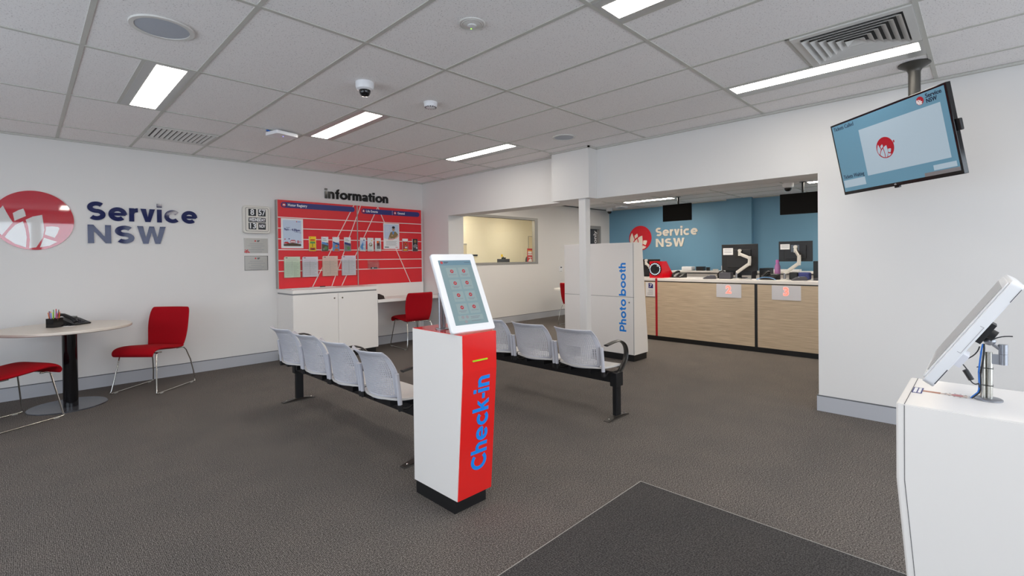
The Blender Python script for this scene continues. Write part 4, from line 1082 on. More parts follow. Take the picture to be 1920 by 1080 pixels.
# right kiosk
t = thing('white_kiosk', 'white kiosk cabinet with a tilted touchscreen at the right edge of the photo', 'kiosk', (1.612, .165, 0))
kiosk_body(t, .365, .47, -1, WHITE, WHITE)
b = MB(); b.T = Matrix(((0, 0, 1, 0), (-1, 0, 0, 0), (0, 1, 0, 0), (0, 0, 0, 1)))
b.prism([(.0135, .955), (.0135, .76), (.0690, .078), (.0700, .078), (.0147, .76), (.0147, .955)], -.0008, .001, GREYD); b.build('panel_seam', t, smooth=0)
b = MB(); b.box(0, .365, -.0147, -.0135, .9581, .9588, GREYD); b.build('panel_seam', t, smooth=0)
st = thing('kiosk_sticker', 'blue and brown label with a printed drawing on top of the white kiosk', 'sticker', frame=frame((1.80, .1495, .9583), (0, -1, 0), (1, 0, 0)))
b = MB(); b.rrect(.0, .022, -.035, .038, .0, .0006, .002, NAVYP); b.rect(.003, .010, -.030, .033, .0006, PAPER, .0003); b.rect(.013, .019, -.030, .033, .0006, PAPER, .0003)
b.prism([(.022, .010), (.022, -.004), (.060, -.006), (.060, .012)], 0, .0004, mat('faded_brown_print', rgb(176, 120, 96), .5)); b.prism([(.06, .008), (.06, -.002), (.115, -.012), (.115, .018)], 0, .0004, mat('pale_brown_print', rgb(206, 188, 176), .5))
for k in range(14):
    a = 2*PI*k/14; b.rect(.095+.026*math.cos(a)-.002, .095+.026*math.cos(a)+.002, .003+.020*math.sin(a)-.001, .003+.020*math.sin(a)+.001, .0005, INK, .0003)
b.disc(.095, .003, .012, .0005, mat('faded_red_print', rgb(186, 120, 120), .5), .0003, n=20)
b.build('sticker_print', st, smooth=0)
t = thing('tilted_touchscreen', 'white touchscreen seen edge-on, tilted on a silver post with cables, on the white kiosk', 'touchscreen', (0, 0, 0))
KZ = .9585; PX = 1.806
b = MB(); b.lathe([(.029, 0), (.029, .003), (.026, .005), (.001, .005)], SILVER, c=(PX, -.006, KZ), n=44); b.build('stand_base', t)
for y in (.0040, -.0084):
    b = MB(); b.cyl((PX, y, KZ+.004), .0062, .124, mat('brushed_post_steel', rgb(190, 188, 180), .25, .9), n=28); b.build('stand_post', t)
b = MB(); b.box(PX-.004, PX+.004, -.036, -.013, 1.056, 1.082, SILVER); b.cyl((PX, -.034, 1.056), .0090, .028, SILVER, n=28); b.build('side_bracket', t)
b = MB(); b.cyl((PX, -.034, 1.0845), .0090, .025, SILVER, n=28); b.build('swivel_cap', t)
b = MB(); b.tube([(PX, -.032, 1.094), (PX, -.016, 1.108)], .005, SILVER); b.lathe([(.001, -.0115), (.008, -.0095), (.0118, -.0035), (.0125, 0), (.0118, .0035), (.008, .0095), (.001, .0115)], SILVER, c=(PX, -.009, 1.116), n=28); b.build('ball_joint', t, smooth=80)
vv = Vector((0, -.149, .240)).normalized(); F = frame((1.80, .0375, 1.163), (-1, 0, 0), vv)   # normal up and towards +Y
b = MB(); b.rrect(-.23, .23, -.150, .150, -.028, -.004, .012, WHITEG); b.rrect(-.222, .222, -.142, .142, -.004, 0, .010, WHITEG); o = b.build('screen_case', t, bevel=.003); o.matrix_local = F
b = MB(); b.box(-.195, .195, -.125, .125, .0002, .0012, mat('screen_grey_reflection', rgb(168, 168, 170), .3)); o = b.build('screen', t, smooth=0); o.matrix_local = F  # screen's grazing reflection painted in as a grey base colour
b = MB()
b.box(.2302, .2306, -.045, .030, -.0235, -.0228, GREYP); b.box(.2302, .2306, -.0458, -.045, -.0235, -.016, GREYP); b.box(.2302, .2306, .030, .0308, -.0235, -.016, GREYP)
b.box(.2302, .2306, -.140, -.095, -.0275, -.0255, GREYD); b.box(.2302, .2306, .105, .140, -.0275, -.0262, GREYD);
o = b.build('case_seam', t, smooth=0); o.matrix_local = F
b = MB(); b.box(-.05, .05, -.055, .045, -.033, -.0282, BLACK); b.box(-.03, .03, -.03, .03, -.052, -.033, BLACK); b.cyl((0, .002, -.066), .014, .014, BLACK); o = b.build('mounting_plate', t, smooth=0); o.matrix_local = F
b = MB(); b.box(.03, .12, -.095, -.06, -.048, -.0282, FROST); o = b.build('connector_cover', t, smooth=0); o.matrix_local = F
def P3(y, z, x=1.745): return (x, y, z)
b = MB(); b.tube(bez(P3(.004, 1.115), P3(.008, 1.095), P3(.012, 1.04), 5) + bez(P3(.012, 1.03, 1.77), P3(.011, 1.0, 1.78), P3(.012, .985, 1.79), 5) + bez(P3(.014, .978, 1.79), P3(.022, .968, 1.79), P3(.028, .960, 1.79), 4), .0017, BLUEC, n=8); b.build('blue_cable', t, smooth=60)
b = MB(); b.tube(bez(P3(.002, 1.116), P3(.0, 1.09), P3(.008, 1.04), 5) + bez(P3(.009, 1.03, 1.775), P3(.008, 1.0, 1.785), P3(.009, .985, 1.79), 5) + bez(P3(.011, .978, 1.79), P3(.019, .968, 1.79), P3(.026, .960, 1.79), 4), .0021, BLACK, n=8)
b.tube(bez(P3(.045, 1.060), P3(.032, 1.045), P3(.034, 1.038), 5), 0.0014, BLACK, n=8)
b.tube(bez(P3(.034, 1.03), P3(.022, .998), P3(.012, 1.012), 8) + [P3(.010, 1.0)], 0.0014, BLACK, n=8)
b.tube(bez(P3(.045, 1.066), P3(.015, 1.080), P3(.010, 1.108), 7), 0.0014, BLACK, n=8)
b.tube(bez(P3(-.010, 1.125), P3(-.025, 1.140), P3(-.050, 1.140), 7), 0.0014, BLACK, n=8)
b.build('black_cables', t, smooth=60)
b = MB(); b.tube([P3(.0385, 1.043), P3(.0365, 1.040), P3(.0275, 1.022), P3(.0255, 1.018)], .0062, BLACK, n=8); b.build('cable_ferrite', t, smooth=40)
for z in (1.044, .998):
    b = MB()
    for zz in (z,): b.tube([(PX-.0075, .016, zz), (PX-.0078, -.004, zz-.001), (PX-.006, -.0155, zz-.001), (PX+.007, -.0158, zz), (PX+.0075, .012, zz), (PX-.0075, .016, zz)], .0009, BLACK, n=6)
    b.build('cable_tie', t, smooth=60)

# ------------------------------------------------------------------ entry mat
b = MB(); b.box(.45, 1.6, -2.55, 1.473, .0005, .006, MATC).box(1.6, 2.577, .21, 1.473, .0005, .006, MATC); o = b.build('entry_mat', smooth=0); tag(o, 'dark charcoal rectangular entry mat set into the carpet in the foreground', 'mat')
b = MB(); b.box(.447, 2.581, 1.473, 1.477, .0005, .0068, ALU); b.box(2.577, 2.581, .21, 1.473, .0005, .0068, ALU); b.build('mat_edging', o, smooth=0)

# ------------------------------------------------------------------ hanging ticket screen
ya, ti = R(-132.9), R(-12.1)
uu = Vector((math.cos(ya), math.sin(ya), 0)); nn = Vector((math.sin(ya), -math.cos(ya), 0)); vv = Vector((0, 0, 1))*math.cos(ti) - nn*math.sin(ti)
F = frame((4.185, .475, 2.089), uu, vv)
t = thing('hanging_television', 'large ceiling-hung screen showing Tickets Called and Tickets Waiting', 'television', (4.335, .345, HC))
Ti = t.matrix_world.inverted()
b = MB(); b.lathe([(.001, -.001), (.088, -.001), (.090, -.010), (.075, -.020), (.045, -.038), (.036, -.055), (.036, -.06), (.001, -.06)], OLIVE, n=40); b.build('ceiling_plate', t)
b = MB(); b.cyl((0, 0, -.56), .034, .50, OLIVE, n=32); b.cyl((0, 0, -.27), .040, .02, OLIVE, n=32); b.build('pole', t)
b = MB(); b.box(-.2, .2, -.14, .14, -.075, -.055, BLACKM); b.cyl((0, 0, -.14), .03, .07, BLACKM); o = b.build('wall_bracket', t, smooth=0); o.matrix_local = Ti @ F
b = MB(); b.box(-.48, .48, -.276, .276, -.030, 0, BLACKG); b.box(-.40, .40, -.22, .20, -.055, -.030, BLACK); b.box(-.02, .02, -.289, -.276, -.02, -.003, BLACKG); b.rrect(.48, .505, -.02, .05, -.03, -.012, .006, BLACK); o = b.build('screen_case', t, smooth=0, bevel=.003); o.matrix_local = Ti @ F
b = MB(); b.box(-.465, .465, -.252, .262, .0002, .0012, TVBLUE); sc = b.build('screen', t, smooth=0); sc.matrix_local = Ti @ F
b = MB(); b.rect(-.215, .425, -.165, .175, .0013, TVPALE); b.rect(-.455, -.245, -.222, -.165, .0013, TVPALE); b.rect(.30, .45, -.222, -.190, .0013, TVPALE); b.rect(.23, .465, -.252, -.228, .0013, GREYP)
b.build('screen_panels', sc, smooth=0)
b = MB(); emblem(b, .035-.055, .0, .073, .0022, TVRED, TVPALE, .0006); b.rect(.052, .062, .018, .034, .0022, TVRED); b.build('screen_emblem', sc, smooth=0)
b = MB(); emblem(b, .300, .222, .026, .0022, TVRED, PAPER, .0006); b.build('screen_emblem', sc, smooth=0)
font_mesh('Tickets Called', .042, TVDARK, sc, -.450, .235, .0018, width=.20)
font_mesh('Tickets Waiting', .042, TVDARK, sc, -.450, -.140, .0018, width=.205)
font_mesh('Service', .036, TVDARK, sc, .340, .237, .0018, bold=.0006, width=.105)
font_mesh('NSW', .036, TVDARK, sc, .340, .206, .0018, bold=.0006, width=.07)
font_mesh('LG', .014, PAPER, sc, 0.0, -.263, .0018, align='CENTER', name='maker_mark')

# ------------------------------------------------------------------ photo booth
t = thing('photo_booth', 'tall white photo booth cabinet with blue Photo booth lettering and a leaning end', 'photo booth', (5.5, 3.215, 0))
b = MB(); b.T = Matrix(((1, 0, 0, 0), (0, 0, 1, 0), (0, 1, 0, 0), (0, 0, 0, 1)))
b.prism([(0.004, .085), (.345, .085), (.345, .18), (.215, 1.54), (0.004, 1.54)], 0, 1.13, WHITE); b.build('booth_body', t, smooth=0)
b = MB(); b.box(.01, .33, .012, 1.12, 0, .0848, BLACK); b.build('plinth', t, smooth=0)
b = MB(); b.box(0, .0045, .012, 1.118, .835, 1.528, WHITE); b.build('upper_panel', t, smooth=0, bevel=.001)
b = MB(); b.box(0, .0045, .012, 1.118, .095, .829, WHITE); lp = b.build('lower_door', t, smooth=0, bevel=.001)
b = MB(); b.cyl((-.004, .070, .762), .010, .005, CHROME, axis='x'); b.build('lock', lp)
SEAM = mat('panel_gap', rgb(150, 148, 146), .6)
b = MB(); b.box(.001, .006, .001, 1.129, .829, .835, SEAM); b.box(.001, .006, .006, .012, .09, 1.535, SEAM); b.build('panel_gap', t, smooth=0)
e = on_frame(t, fX(5.5-.0012, 3.215, 0), 'booth_lettering')
e.matrix_local = t.matrix_world.inverted() @ fX(5.5-.0005, 3.215, 0)
letters('Photo booth', e, -.118, .378, .100, BLUEP, .0012, W=.2, gap=.07, width=.902, rot=R(90), space=.30)

# ------------------------------------------------------------------ service counter
CX = 7.175
t = thing('service_counter', 'long pale oak service counter with white top and black plinth', 'counter', (0, 0, 0))
b = MB(); b.box(CX, CX+.75, -2.2, 5.3, .960, 1.004, WHITE); b.build('countertop', t, smooth=0, bevel=.003)
b = MB(); b.box(CX+.015, CX+.72, -2.2, 5.29, .945, .960, BLACK); b.build('shadow_gap', t, smooth=0)
b = MB(); b.box(CX+.03, CX+.70, -2.2, 5.28, 0, .074, BLACK); b.build('plinth', t, smooth=0)
for y0, y1 in ((3.805, 5.29), (2.302, 3.770), (.80, 2.262), (-.70, .76), (-2.2, -.74)):
    b = MB(); b.box(CX, CX+.03, y0, y1, .074, .945, WOOD); b.build('front_panel', t, smooth=0)
b = MB(); b.box(CX+.03, CX+.05, -2.2, 5.28, .074, .945, BLACK); b.build('carcass', t, smooth=0)
for y in (2.282, .78, -.72):
    b = MB(); b.box(CX+.004, CX+.032, y-.02, y+.02, .074, 1.003, BLACK); b.build('divider', t, smooth=0)
b = MB(); b.box(CX-.003, CX+.032, 3.770, 3.805, .074, 1.0045, mat('dark_red_edging', rgb(176, 12, 28), .3)); b.build('red_divider', t, smooth=0)
for y0, y1, s_, lab in ((2.476, 2.827, '2', 'white panel with a glowing red number 2 on the counter front'), (1.726, 2.078, '3', 'white panel with a glowing red number 3 on the counter front')):
    yc = (y0+y1)/2; t = thing('number_sign', lab, 'number sign', frame=fX(CX-.0005, yc, .845), group='lit number signs on the counter')
    b = MB(); b.box(-(y1-y0)/2, (y1-y0)/2, -.098, .098, 0, .003, FROST); b.build('panel', t, smooth=0)
    font_mesh(s_, .150, GLOWPINK, t, 0, .012, .0032, bold=.009, align='CENTER', name='digit_glow')
    o = font_mesh(s_, .150, GLOWRED, t, 0, .012, .0046, bold=.003, align='CENTER', name='digit')
t = thing('hearing_notice', 'white notice with a blue ear symbol on the counter beside the photo booth', 'notice', frame=fX(CX-.0005, 3.895, .84))
b = MB(); b.box(-.083, .083, -.135, .095, 0, .002, PAPER); b.box(-.083, .083, -.142, -.136, 0, .003, BLACK); b.build('sheet', t, smooth=0)
b = MB(); b.rect(-.03, .05, .0, .085, .0021, NAVYP); b.prism([(-.02, .01), (.0, .02), (.028, .055), (.02, .075), (-.01, .07), (-.012, .06), (.012, .062), (.008, .045), (-.01, .02)], .003, .0036, PAPER); b.prism([(.02, .085), (.05, .085), (.05, .06)], .003, .0036, PAPER)
for j in range(5): b.rect(-.03 if j < 3 else -.05, .05, -.03-.018*j, -.026-.018*j, .0021, INK)
b.build('notice_print', t, smooth=0)
CT = 1.0045
# photo capture box
t = thing('photo_capture_box', 'glossy red box with a round black lens ringed by white lights on the counter', 'camera', (7.245, 3.722, CT))
b = MB(); b.T = Matrix(((1, 0, 0, 0), (0, 0, 1, 0), (0, 1, 0, 0), (0, 0, 0, 1)))
b.prism([(0, 0), (.44, 0), (.155, .272), (0, .272)], 0, .222, mat('deep_red_gloss', rgb(206, 8, 26), .15)); b.build('box_body', t, smooth=0, bevel=.002)
e = on_frame(t, fX(7.2445, 3.842, 1.160), 'lens_unit'); e.matrix_local = t.matrix_world.inverted() @ fX(7.2445, 3.842, 1.150)
b = MB(); b.lathe([(.108, 0), (.108, .006), (.100, .010), (.072, .010), (.066, .016), (.001, .016)], BLACKG, n=40); o = b.build('lens_housing', e)
b = MB(); b.lathe([(.030, .016), (.028, .022), (.001, .022)], BLACKG, n=24); b.build('lens', e)
b = MB()
for k in range(20):
    a = 2*PI*k/20; b.disc(.088*math.cos(a), .088*math.sin(a), .0078, .0095, LEDW, .002, n=10)
b.build('led_ring', e, smooth=0)
desk_phone((7.60, 3.60, CT), R(170), 'black desk phone behind the red lens box on the counter', 1.0)
desk_phone((7.50, 2.19, CT), R(170), 'black desk phone beside the pink bottle on the counter', 1.1)
# card terminals
def eftpos(loc, rz, lab):
    t = thing('payment_terminal', lab, 'payment terminal', loc, rz, 'card payment terminals on the counter')
    b = MB(); b.T = Matrix(((1, 0, 0, 0), (0, 0, 1, 0), (0, 1, 0, 0), (0, 0, 0, 1)))
    b.prism([(-.09, 0), (.09, 0), (.092, .012), (.03, .045), (-.07, .055), (-.09, .03)], -.038, .038, GREYBOX); b.build('terminal_body', t, smooth=0, bevel=.004)
    b = MB(); b.box(-.06, -.01, -.028, .028, .052, .0555, mat('terminal_screen', rgb(120, 130, 150), .2)); b.build('terminal_screen', t, smooth=0)
    b = MB()
    for i in range(4):
        for j in range(3): b.box(.005+.016*i, .015+.016*i, -.022+.017*j, -.012+.017*j, .044-.008*i, .050-.008*i, PAPER)
    b.build('keypad', t, smooth=0)
eftpos((7.33, 2.99, CT), R(120), 'grey card payment terminal on the counter left of the number 2 sign')
eftpos((7.40, 1.80, CT), R(120), 'grey card payment terminal on the counter above the number 3 sign')
# monitors on sprung arms; backs face the camera
def monitor(px, yc, zc, w_, h_, rz, joints, base, lab, arm_lab, note=True):
    t = thing('computer_monitor', lab, 'monitor', frame=frame((px, yc, zc), (math.sin(rz), -math.cos(rz), 0), (0, 0, 1)), group='black monitors at the counter seen from behind')
    b = MB(); b.box(-w_/2, w_/2, -h_/2, h_/2, -.018, 0, BLACK); b.box(-w_*.32, w_*.32, -h_*.38, h_*.30, 0, .022, BLACK); b.build('monitor_case', t, smooth=0, bevel=.004)
    b = MB(); b.box(-w_/2+.01, w_/2-.01, -h_/2+.014, h_/2-.01, -.0185, -.018, mat('lit_monitor_screen', rgb(90, 96, 104), .2, emit=rgb(150, 165, 180), estr=.5)); b.build('screen', t, smooth=0)
    b = MB(); b.box(-.05, .05, -.04+.03, .06+.03, .022, .030, BLACKG); b.build('mount_plate', t, smooth=0)
    if note:
        n_ = thing('asset_label', 'white printed label stuck on the back of the ' + lab.split(' seen')[0], 'label', frame=frame((px, yc, zc), (math.sin(rz), -math.cos(rz), 0), (0, 0, 1)), group='white labels on the monitor backs')
        b = MB(); b.rect(-w_*.44, -w_*.16, h_*.10, h_*.36, .0225 if False else .0235, PAPER)
        for j in range(3): b.rect(-w_*.41, -w_*.19, h_*(.30-.06*j), h_*(.315-.06*j), .0244, INK)
        b.build('label_sheet', n_, smooth=0)
    a = thing('monitor_arm', arm_lab, 'monitor arm', (0, 0, 0), group='cream sprung monitor arms on the counter')
    bx_, by_ = base; J = joints
    b = MB(); b.box(bx_-.05, bx_+.05, by_-.04, by_+.04, CT, CT+.012, CREAMP); b.cyl((bx_, by_, CT+.012), .017, J[0][2]-CT-.012, SILVER); b.build('clamp_base', a)
    for k in range(len(J)-1):
        b = MB(); b.tube([J[k], J[k+1]], .02, CREAMP, n=8, flat=(.016, .024)); b.build('arm_section', a)
    b = MB()
    for p in J[1:]: b.cyl((p[0], p[1], p[2]-.028), .021, .056, CREAMP, n=20)
    b.cyl((J[-1][0]-.01, J[-1][1], J[-1][2]+.05), .024, .03, CREAMP, n=20, axis='x'); b.build('knuckles', a)
monitor(7.62, 2.655, 1.326, .525, .40, R(0), [(7.5, 2.652, 1.10), (7.45, 2.455, 1.235), (7.45, 2.452, 1.315), (7.56, 2.63, 1.378)], (7.5, 2.655), 'black monitor above the number 2 sign seen from behind', 'cream monitor arm holding the screen above the number 2 sign')
monitor(7.62, 1.90, 1.405, .415, .285, R(6), [(7.5, 2.003, 1.10), (7.45, 1.815, 1.24), (7.45, 1.812, 1.325), (7.56, 1.885, 1.415)], (7.5, 2.005), 'black monitor above the number 3 sign seen from behind', 'cream monitor arm holding the screen above the number 3 sign')
monitor(7.62, 4.17, 1.16, .44, .30, R(-4), [(7.5, 4.0, 1.10), (7.45, 4.02, 1.13), (7.45, 4.05, 1.18), (7.56, 4.18, 1.24)], (7.5, 4.42), 'black monitor half hidden behind the photo booth seen from behind', 'cream monitor arm half hidden by the red lens box', note=False)
# second, lower screens and boxes behind
def blackbox(name, x, y, z, sx, sy, sz, m, lab, cat, rz=0, bev=.004, grp=None):
    b = MB(); b.box(-sx/2, sx/2, -sy/2, sy/2, 0, sz, m); o = b.build(name, smooth=0, bevel=bev); o.location = (x, y, z); o.rotation_euler = (0, 0, rz); tag(o, lab, cat, grp); return o
t = thing('document_scanner', 'black monitor standing low behind the number 2 monitor', 'monitor', (7.80, 2.72, CT), R(8))
b = MB(); b.box(-.012, .012, -.25, .20, .045, .33, BLACK); b.build('screen_case', t, smooth=0, bevel=.003); b = MB(); b.box(-.09, .09, -.10, .10, 0, .01, BLACK); b.box(0.0125, .03, -.03, .03, .01, .2, BLACK); b.build('monitor_foot', t, smooth=0)
t.name = 'computer_monitor'
blackbox('receipt_printer', 7.48, 2.80, CT, .12, .17, .095, GREYBOX, 'charcoal box-shaped printer on the counter above the number 2 sign', 'printer')
t = thing('signature_scanner', 'bent black scanner head leaning over the charcoal printer', 'scanner', (7.60, 2.96, CT))
b = MB(); b.tube([(0, 0, .0), (0, .01, .06), (0, -.02, .10), (0, -.06, .112)], .014, BLACK, flat=(.018, .012)); b.tube([(0, -.06, .112), (0, -.10, .09), (0, -.12, .07)], .018, GREYD, flat=(.024, .014)); b.build('scanner_head', t, smooth=60)
b = MB(); b.box(-.05, .05, -.05, .05, 0, .006, BLACK); b.build('scanner_base', t, smooth=0)
blackbox('pc_tower', 7.90, 2.36, CT, .30, .11, .155, BLACK, 'small black computer standing beside the number 2 monitor', 'computer')
blackbox('document_tray', 7.52, 2.42, CT, .24, .012, .12, BLACK, 'thin black document stand edge beside the number 2 monitor arm', 'document stand', R(5))
paper_stack((7.36, 2.345, CT), R(30), .05, .04, .012, PAPER, 'small white notes by the counter divider')
t = thing('water_bottle', 'pink translucent water bottle on the counter between the two monitors', 'bottle', (7.78, 2.175, CT))
b = MB(); b.lathe([(.001, 0), (.034, .001), (.038, .012), (.038, .05), (.035, .06), (.038, .07), (.038, .16), (.036, .19), (.022, .225), (.020, .235), (.001, .235)], PINKB, n=28); b.build('bottle_body', t)
b = MB(); b.cyl((0, 0, .235), .023, .045, mat('pink_lid', rgb(214, 120, 196), .35), r2=.021); b.build('lid', t)
t = thing('printer', 'black and navy rounded device on the counter above the number 3 sign', 'printer', (7.665, 1.885, CT))
b = MB(); b.box(-.08, .08, -.02, .09, 0, .105, BLACK); b.build('device_body', t, smooth=0, bevel=.012)
b = MB(); b.box(-.075, .08, -.155, -.021, .0, .105, NAVYC); b.build('navy_cover', t, smooth=0, bevel=.02)
t = thing('blue_cable', 'light blue cable looping over the counter beside the phone', 'cable', (0, 0, 0))
b = MB(); b.tube(bez((7.32, 2.32, CT+.006), (7.34, 2.20, CT+.075), (7.36, 2.08, CT+.006), 10), .005, mat('pale_blue_cable', rgb(110, 160, 210), .4), n=8); b.build('cable', t)
blackbox('printer', 7.82, 1.62, CT, .25, .16, .26, BLACK, 'black printer on the counter cut off by the white wall edge', 'printer')
blackbox('paper_tray', 7.60, 1.60, CT+.0, .18, .12, .03, GREYD, 'low dark tray on the counter beside the white wall edge', 'tray')
blackbox('tissue_box', 7.40, 4.30, CT, .10, .14, .03, SKYB, 'pale blue box low on the counter beside the red lens box', 'box')
# back bench along the blue wall
t = thing('back_bench', 'low white storage unit along the blue wall behind the counter', 'storage unit', (0, 0, 0))
b = MB(); b.box(10.30, 10.86, -.5, 5.05, 0, 1.00, WHITE); b.build('carcass', t, smooth=0)
b = MB(); b.box(10.26, 10.88, -.52, 5.08, 1.00, 1.035, WHITE); b.build('unit_top', t, smooth=0, bevel=.003)
b = MB(); b.box(10.288, 10.30, -.5, 5.05, .975, .99, SHADOW); b.build('shadow_gap', t, smooth=0)
BZ = 1.0355
blackbox('desk_device', 10.42, 4.72, BZ, .2, .24, .09, WHITEG, 'white rounded machine on the low unit below the word Service', 'device', bev=.02)
blackbox('label_printer', 10.42, 4.44, BZ, .14, .16, .09, BLACK, 'small black machine right of the white one on the low unit', 'device')
blackbox('hole_punch', 10.42, 4.28, BZ, .05, .07, .075, BLACK, 'tiny black gadget right of the black machine on the low unit', 'device')
t = tag(MB().cyl((10.42, 4.12, BZ), .06, .035, CREAMP).build('tape_roll'), 'flat cream round roll on the low unit by the blue wall', 'tape roll')
blackbox('card_box', 10.42, 3.92, BZ, .10, .12, .11, WHITEG, 'small white box standing on the low unit left of the number 2 monitor', 'box')
blackbox('file_tray', 10.45, 3.72, BZ, .2, .18, .08, BLACK, 'black tray on the low unit behind the number 2 monitor', 'tray')
blackbox('white_binder', 10.45, 2.75, BZ, .2, .45, .04, PAPER, 'flat white binder on the low unit behind the pink bottle', 'binder')
# TVs hanging above the counter
def back_tv(x, y, zc, w_, h_, lab):
    t = thing('hanging_television', lab, 'television', (x, y, HA), 0, 'black screens hung above the counter')
    b = MB(); b.cyl((.06, 0, -.18-.0), .018, .18, BLACKM); b.cyl((.06, 0, -.006), .05, .006, BLACKM); b.build('pole', t)
    b = MB(); b.box(0.02, .10, -.08, .08, zc-HA+h_/2-.12, zc-HA+h_/2-.0, BLACKM); b.build('bracket', t, smooth=0)
    b = MB(); b.box(-.02, .02, -w_/2, w_/2, zc-HA-h_/2, zc-HA+h_/2, mat('matte_black_screen', rgb(18, 17, 16), .6, spec=.15)); b.build('screen_case', t, smooth=0, bevel=.003)
    b = MB(); b.box(-.0215, -.0202, -w_/2+.012, w_/2-.012, zc-HA-h_/2+.02, zc-HA+h_/2-.012, mat('dark_screen_glass', rgb(14, 13, 12), .5, spec=.12)); b.build('screen', t, smooth=0)
back_tv(9.60, 4.585, 2.270, .62, .35, 'black blank screen hanging above the counter left, over the word NSW side')
back_tv(9.30, 2.215, 2.232, .67, .355, 'black blank screen hanging above the counter, cut off by the white wall edge')
# blue wall sign
t = thing('emblem_sign', 'red round flower emblem on the blue wall, partly hidden by the photo booth', 'wall sign', frame=fX(XB-.0005, 6.235, 1.827))
b = MB(); b.disc(0, 0, .312, 0, mat('matt_red_sign', rgb(204, 26, 44), .35), .012, n=80); b.build('sign_disc', t)
for p in PET:
    b = MB(); b.prism([(x*.31, y*.31) for x, y in p], .0115, .0140, mat('cream_sign_white', rgb(232, 222, 208), .4)); b.build('petal', t)
t = thing('wall_lettering', 'cream white letters Service NSW on the blue wall behind the counter', 'wall sign', frame=fX(XB-.0005, 5.806, 0))
letters('Service', t, 0, 1.855, .210, mat('cream_sign_white', rgb(232, 222, 208), .4), .018, W=.222, width=1.06)
letters('NSW', t, .004, 1.590, .205, mat('cream_sign_white', rgb(232, 222, 208), .4), .018, W=.222, width=.735)

# ------------------------------------------------------------------ annex details and office
t = thing('thermostat', 'small white wall controller with a dark display left of the photo booth', 'thermostat', frame=fY(8.905, WB-.0005, 1.09))
b = MB(); b.rrect(-.06, .06, -.065, .065, 0, .015, .006, WHITEG); b.build('controller_case', t, smooth=0); b = MB(); b.box(-.02, .035, .025, .05, .015, .0165, INKD); b.box(-.03, .03, -.055, -.047, .015, .0165, GREYP); b.build('display', t, smooth=0)
t = thing('side_table', 'edge of a white round table behind the photo booth beside the hidden red chair', 'table', (8.21, 6.26, 0))
b = MB(); b.cyl((0, 0, .675), .40, .028, WHITE, n=64); b.build('tabletop', t); b = MB(); b.cyl((0, 0, .01), .025, .665, BLACKM); b.build('column', t); b = MB(); b.cyl((0, 0, 0), .12, .01, SILVER, n=40); b.build('base_plate', t)
t = thing('red_leaflet', 'red and white leaflet stuck inside the corner of the interior window', 'leaflet', frame=fY(0, 0, 0))
t.matrix_world = frame((8.17, 7.45, 1.42), (1, 0, -.03), (-.10, 0, 1))
b = MB(); b.box(-.095, .095, -.155, .155, 0, .002, REDP); b.rect(-.07, .06, .04, .09, .002, PAPER); b.rect(-.07, .07, .0, .03, .002, PAPER); b.rect(-.05, .06, -.06, -.04, .002, PAPER); b.prism([(-.06, -.145), (.07, -.145), (.06, -.09), (.02, -.07), (-.03, -.10)], .002, .0026, PAPER); b.rect(-.08, .08, .10, .11, .002, YEL); b.build('sheet', t, smooth=0)
b = MB(); b.box(-.1, .1, -.17, -.155, -.05, .03, ACRYL); b.build('stand', t, smooth=0)
t = thing('office_desk', 'office desk behind the interior window', 'desk', (0, 0, 0))
b = MB(); b.box(6.6, 9.6, WB+.14, 8.5, .70, .735, WHITE); b.build('desktop', t, smooth=0)
for x in (6.65, 9.5):
    b = MB(); b.box(x, x+.03, WB+.2, 8.4, 0, .70, WHITE); b.build('side_panel', t, smooth=0)
t = tag(MB().box(8.08, 8.45, WB+.14, WB+.46, .7355, 1.245, WHITE).build('desk_hutch', smooth=0), 'white box under the leaflet behind the interior window', 'box')
t = thing('computer_monitor', 'dark monitor top visible through the interior window', 'monitor', (8.152, 8.3, .7355), 0)
b = MB(); b.box(-.20, .20, -.015, .015, .32, .607, GREYD); b.build('screen_case', t, smooth=0, bevel=.004); b = MB(); b.box(-.03, .03, .015, .03, .02, .45, BLACK); b.box(-.1, .1, -.07, .09, 0, .02, BLACK); b.build('monitor_stand', t, smooth=0)
t = thing('webcam', 'small black webcam with a yellow tag on the office monitor', 'webcam', (8.152, 8.3, 1.343))
b = MB(); b.box(-.04, .05, -.03, .03, 0, .035, BLACK); b.tube([(0, 0, .03), (-.03, 0, .06)], .012, BLACK); b.build('camera_body', t); b = MB(); b.box(-.07, -.03, -.012, .012, .05, .11, YEL); b.build('yellow_tag', t, smooth=0)
t = thing('office_chair', 'dark grey office chair back beside the leaflet in the interior window', 'chair', (10.25, 9.30, 0))
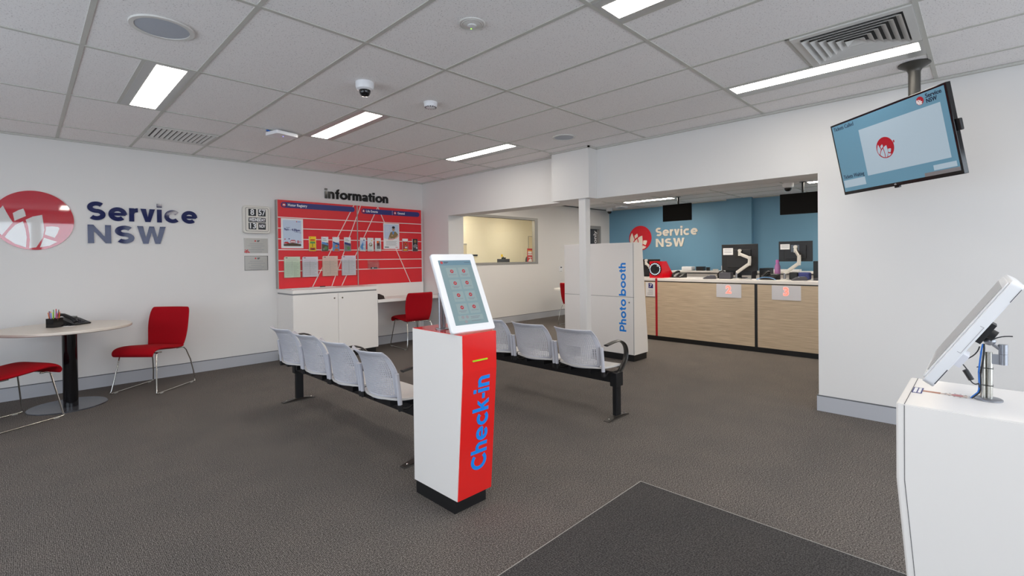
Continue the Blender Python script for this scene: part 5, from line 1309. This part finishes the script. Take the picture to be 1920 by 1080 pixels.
b = MB(); b.T = fY(0, 0, 0); b.rrect(-.22, .22, .95, 1.42, -.03, .03, .12, GREYD); b.build('backrest', t, bevel=.01)
b = MB(); b.rrect(-.23, .23, -.55, -.08, .45, .53, .06, GREYD); b.build('seat', t, bevel=.01)
b = MB(); b.cyl((0, -.3, .06), .03, .39, BLACK)
for k in range(5):
    a = 2*PI*k/5; b.tube([(0, -.3, .09), (.28*math.cos(a), -.3+.28*math.sin(a), .05)], .02, BLACK); b.lathe([(.001, 0), (.025, .0), (.03, .025), (.025, .05), (.001, .05)], BLACK, c=(.28*math.cos(a), -.3+.28*math.sin(a), 0), n=12)
b.tube([(0, -.1, .5), (0, .02, .7), (0, .03, 1.0)], .02, BLACK); b.build('chair_base', t)
t = thing('picture_frame', 'thin pale frame on the office wall above the leaflet', 'frame', frame=fY(10.78, 9.75-.0005, 1.78))
b = MB()
for (x0, x1, y0, y1) in ((-.16, .16, .22, .235), (-.16, .16, -.235, -.22), (-.16, -.145, -.22, .22), (.145, .16, -.22, .22)): b.box(x0, x1, y0, y1, 0, .01, ALU)
b.box(-.145, .145, -.22, .22, 0, .004, mat('cream_card', rgb(226, 212, 184), .5)); b.build('frame', t, smooth=0)
t = thing('door_closer', 'dark bar on the office wall low in the interior window', 'shelf', frame=fY(7.78, 8.95-.0005, 1.44))
b = MB(); b.box(-.08, .10, -.02, .02, 0, .02, INKD); b.build('bar', t, smooth=0)
t.name = 'wall_rail'
t = thing('wall_cabinet', 'narrow grey framed cabinet edge at the left of the interior window', 'cabinet', frame=fY(7.45, 8.95-.0005, 1.0))
b = MB(); b.box(-.09, .07, -.95, .72, 0, .03, mat('beige_metal', rgb(198, 186, 162), .5)); b.build('cabinet_side', t, smooth=0); b = MB(); b.box(-.095, .075, .69, .725, 0, .033, ALU); b.build('cabinet_trim', t, smooth=0)

# ------------------------------------------------------------------ outside the shop front
b = MB(); b.box(-30, 30, -40, YF-.2, -.12, -.07, mat('street_paving', rgb(150, 148, 144), .9)); o = struct('trim_street', b, smooth=0)
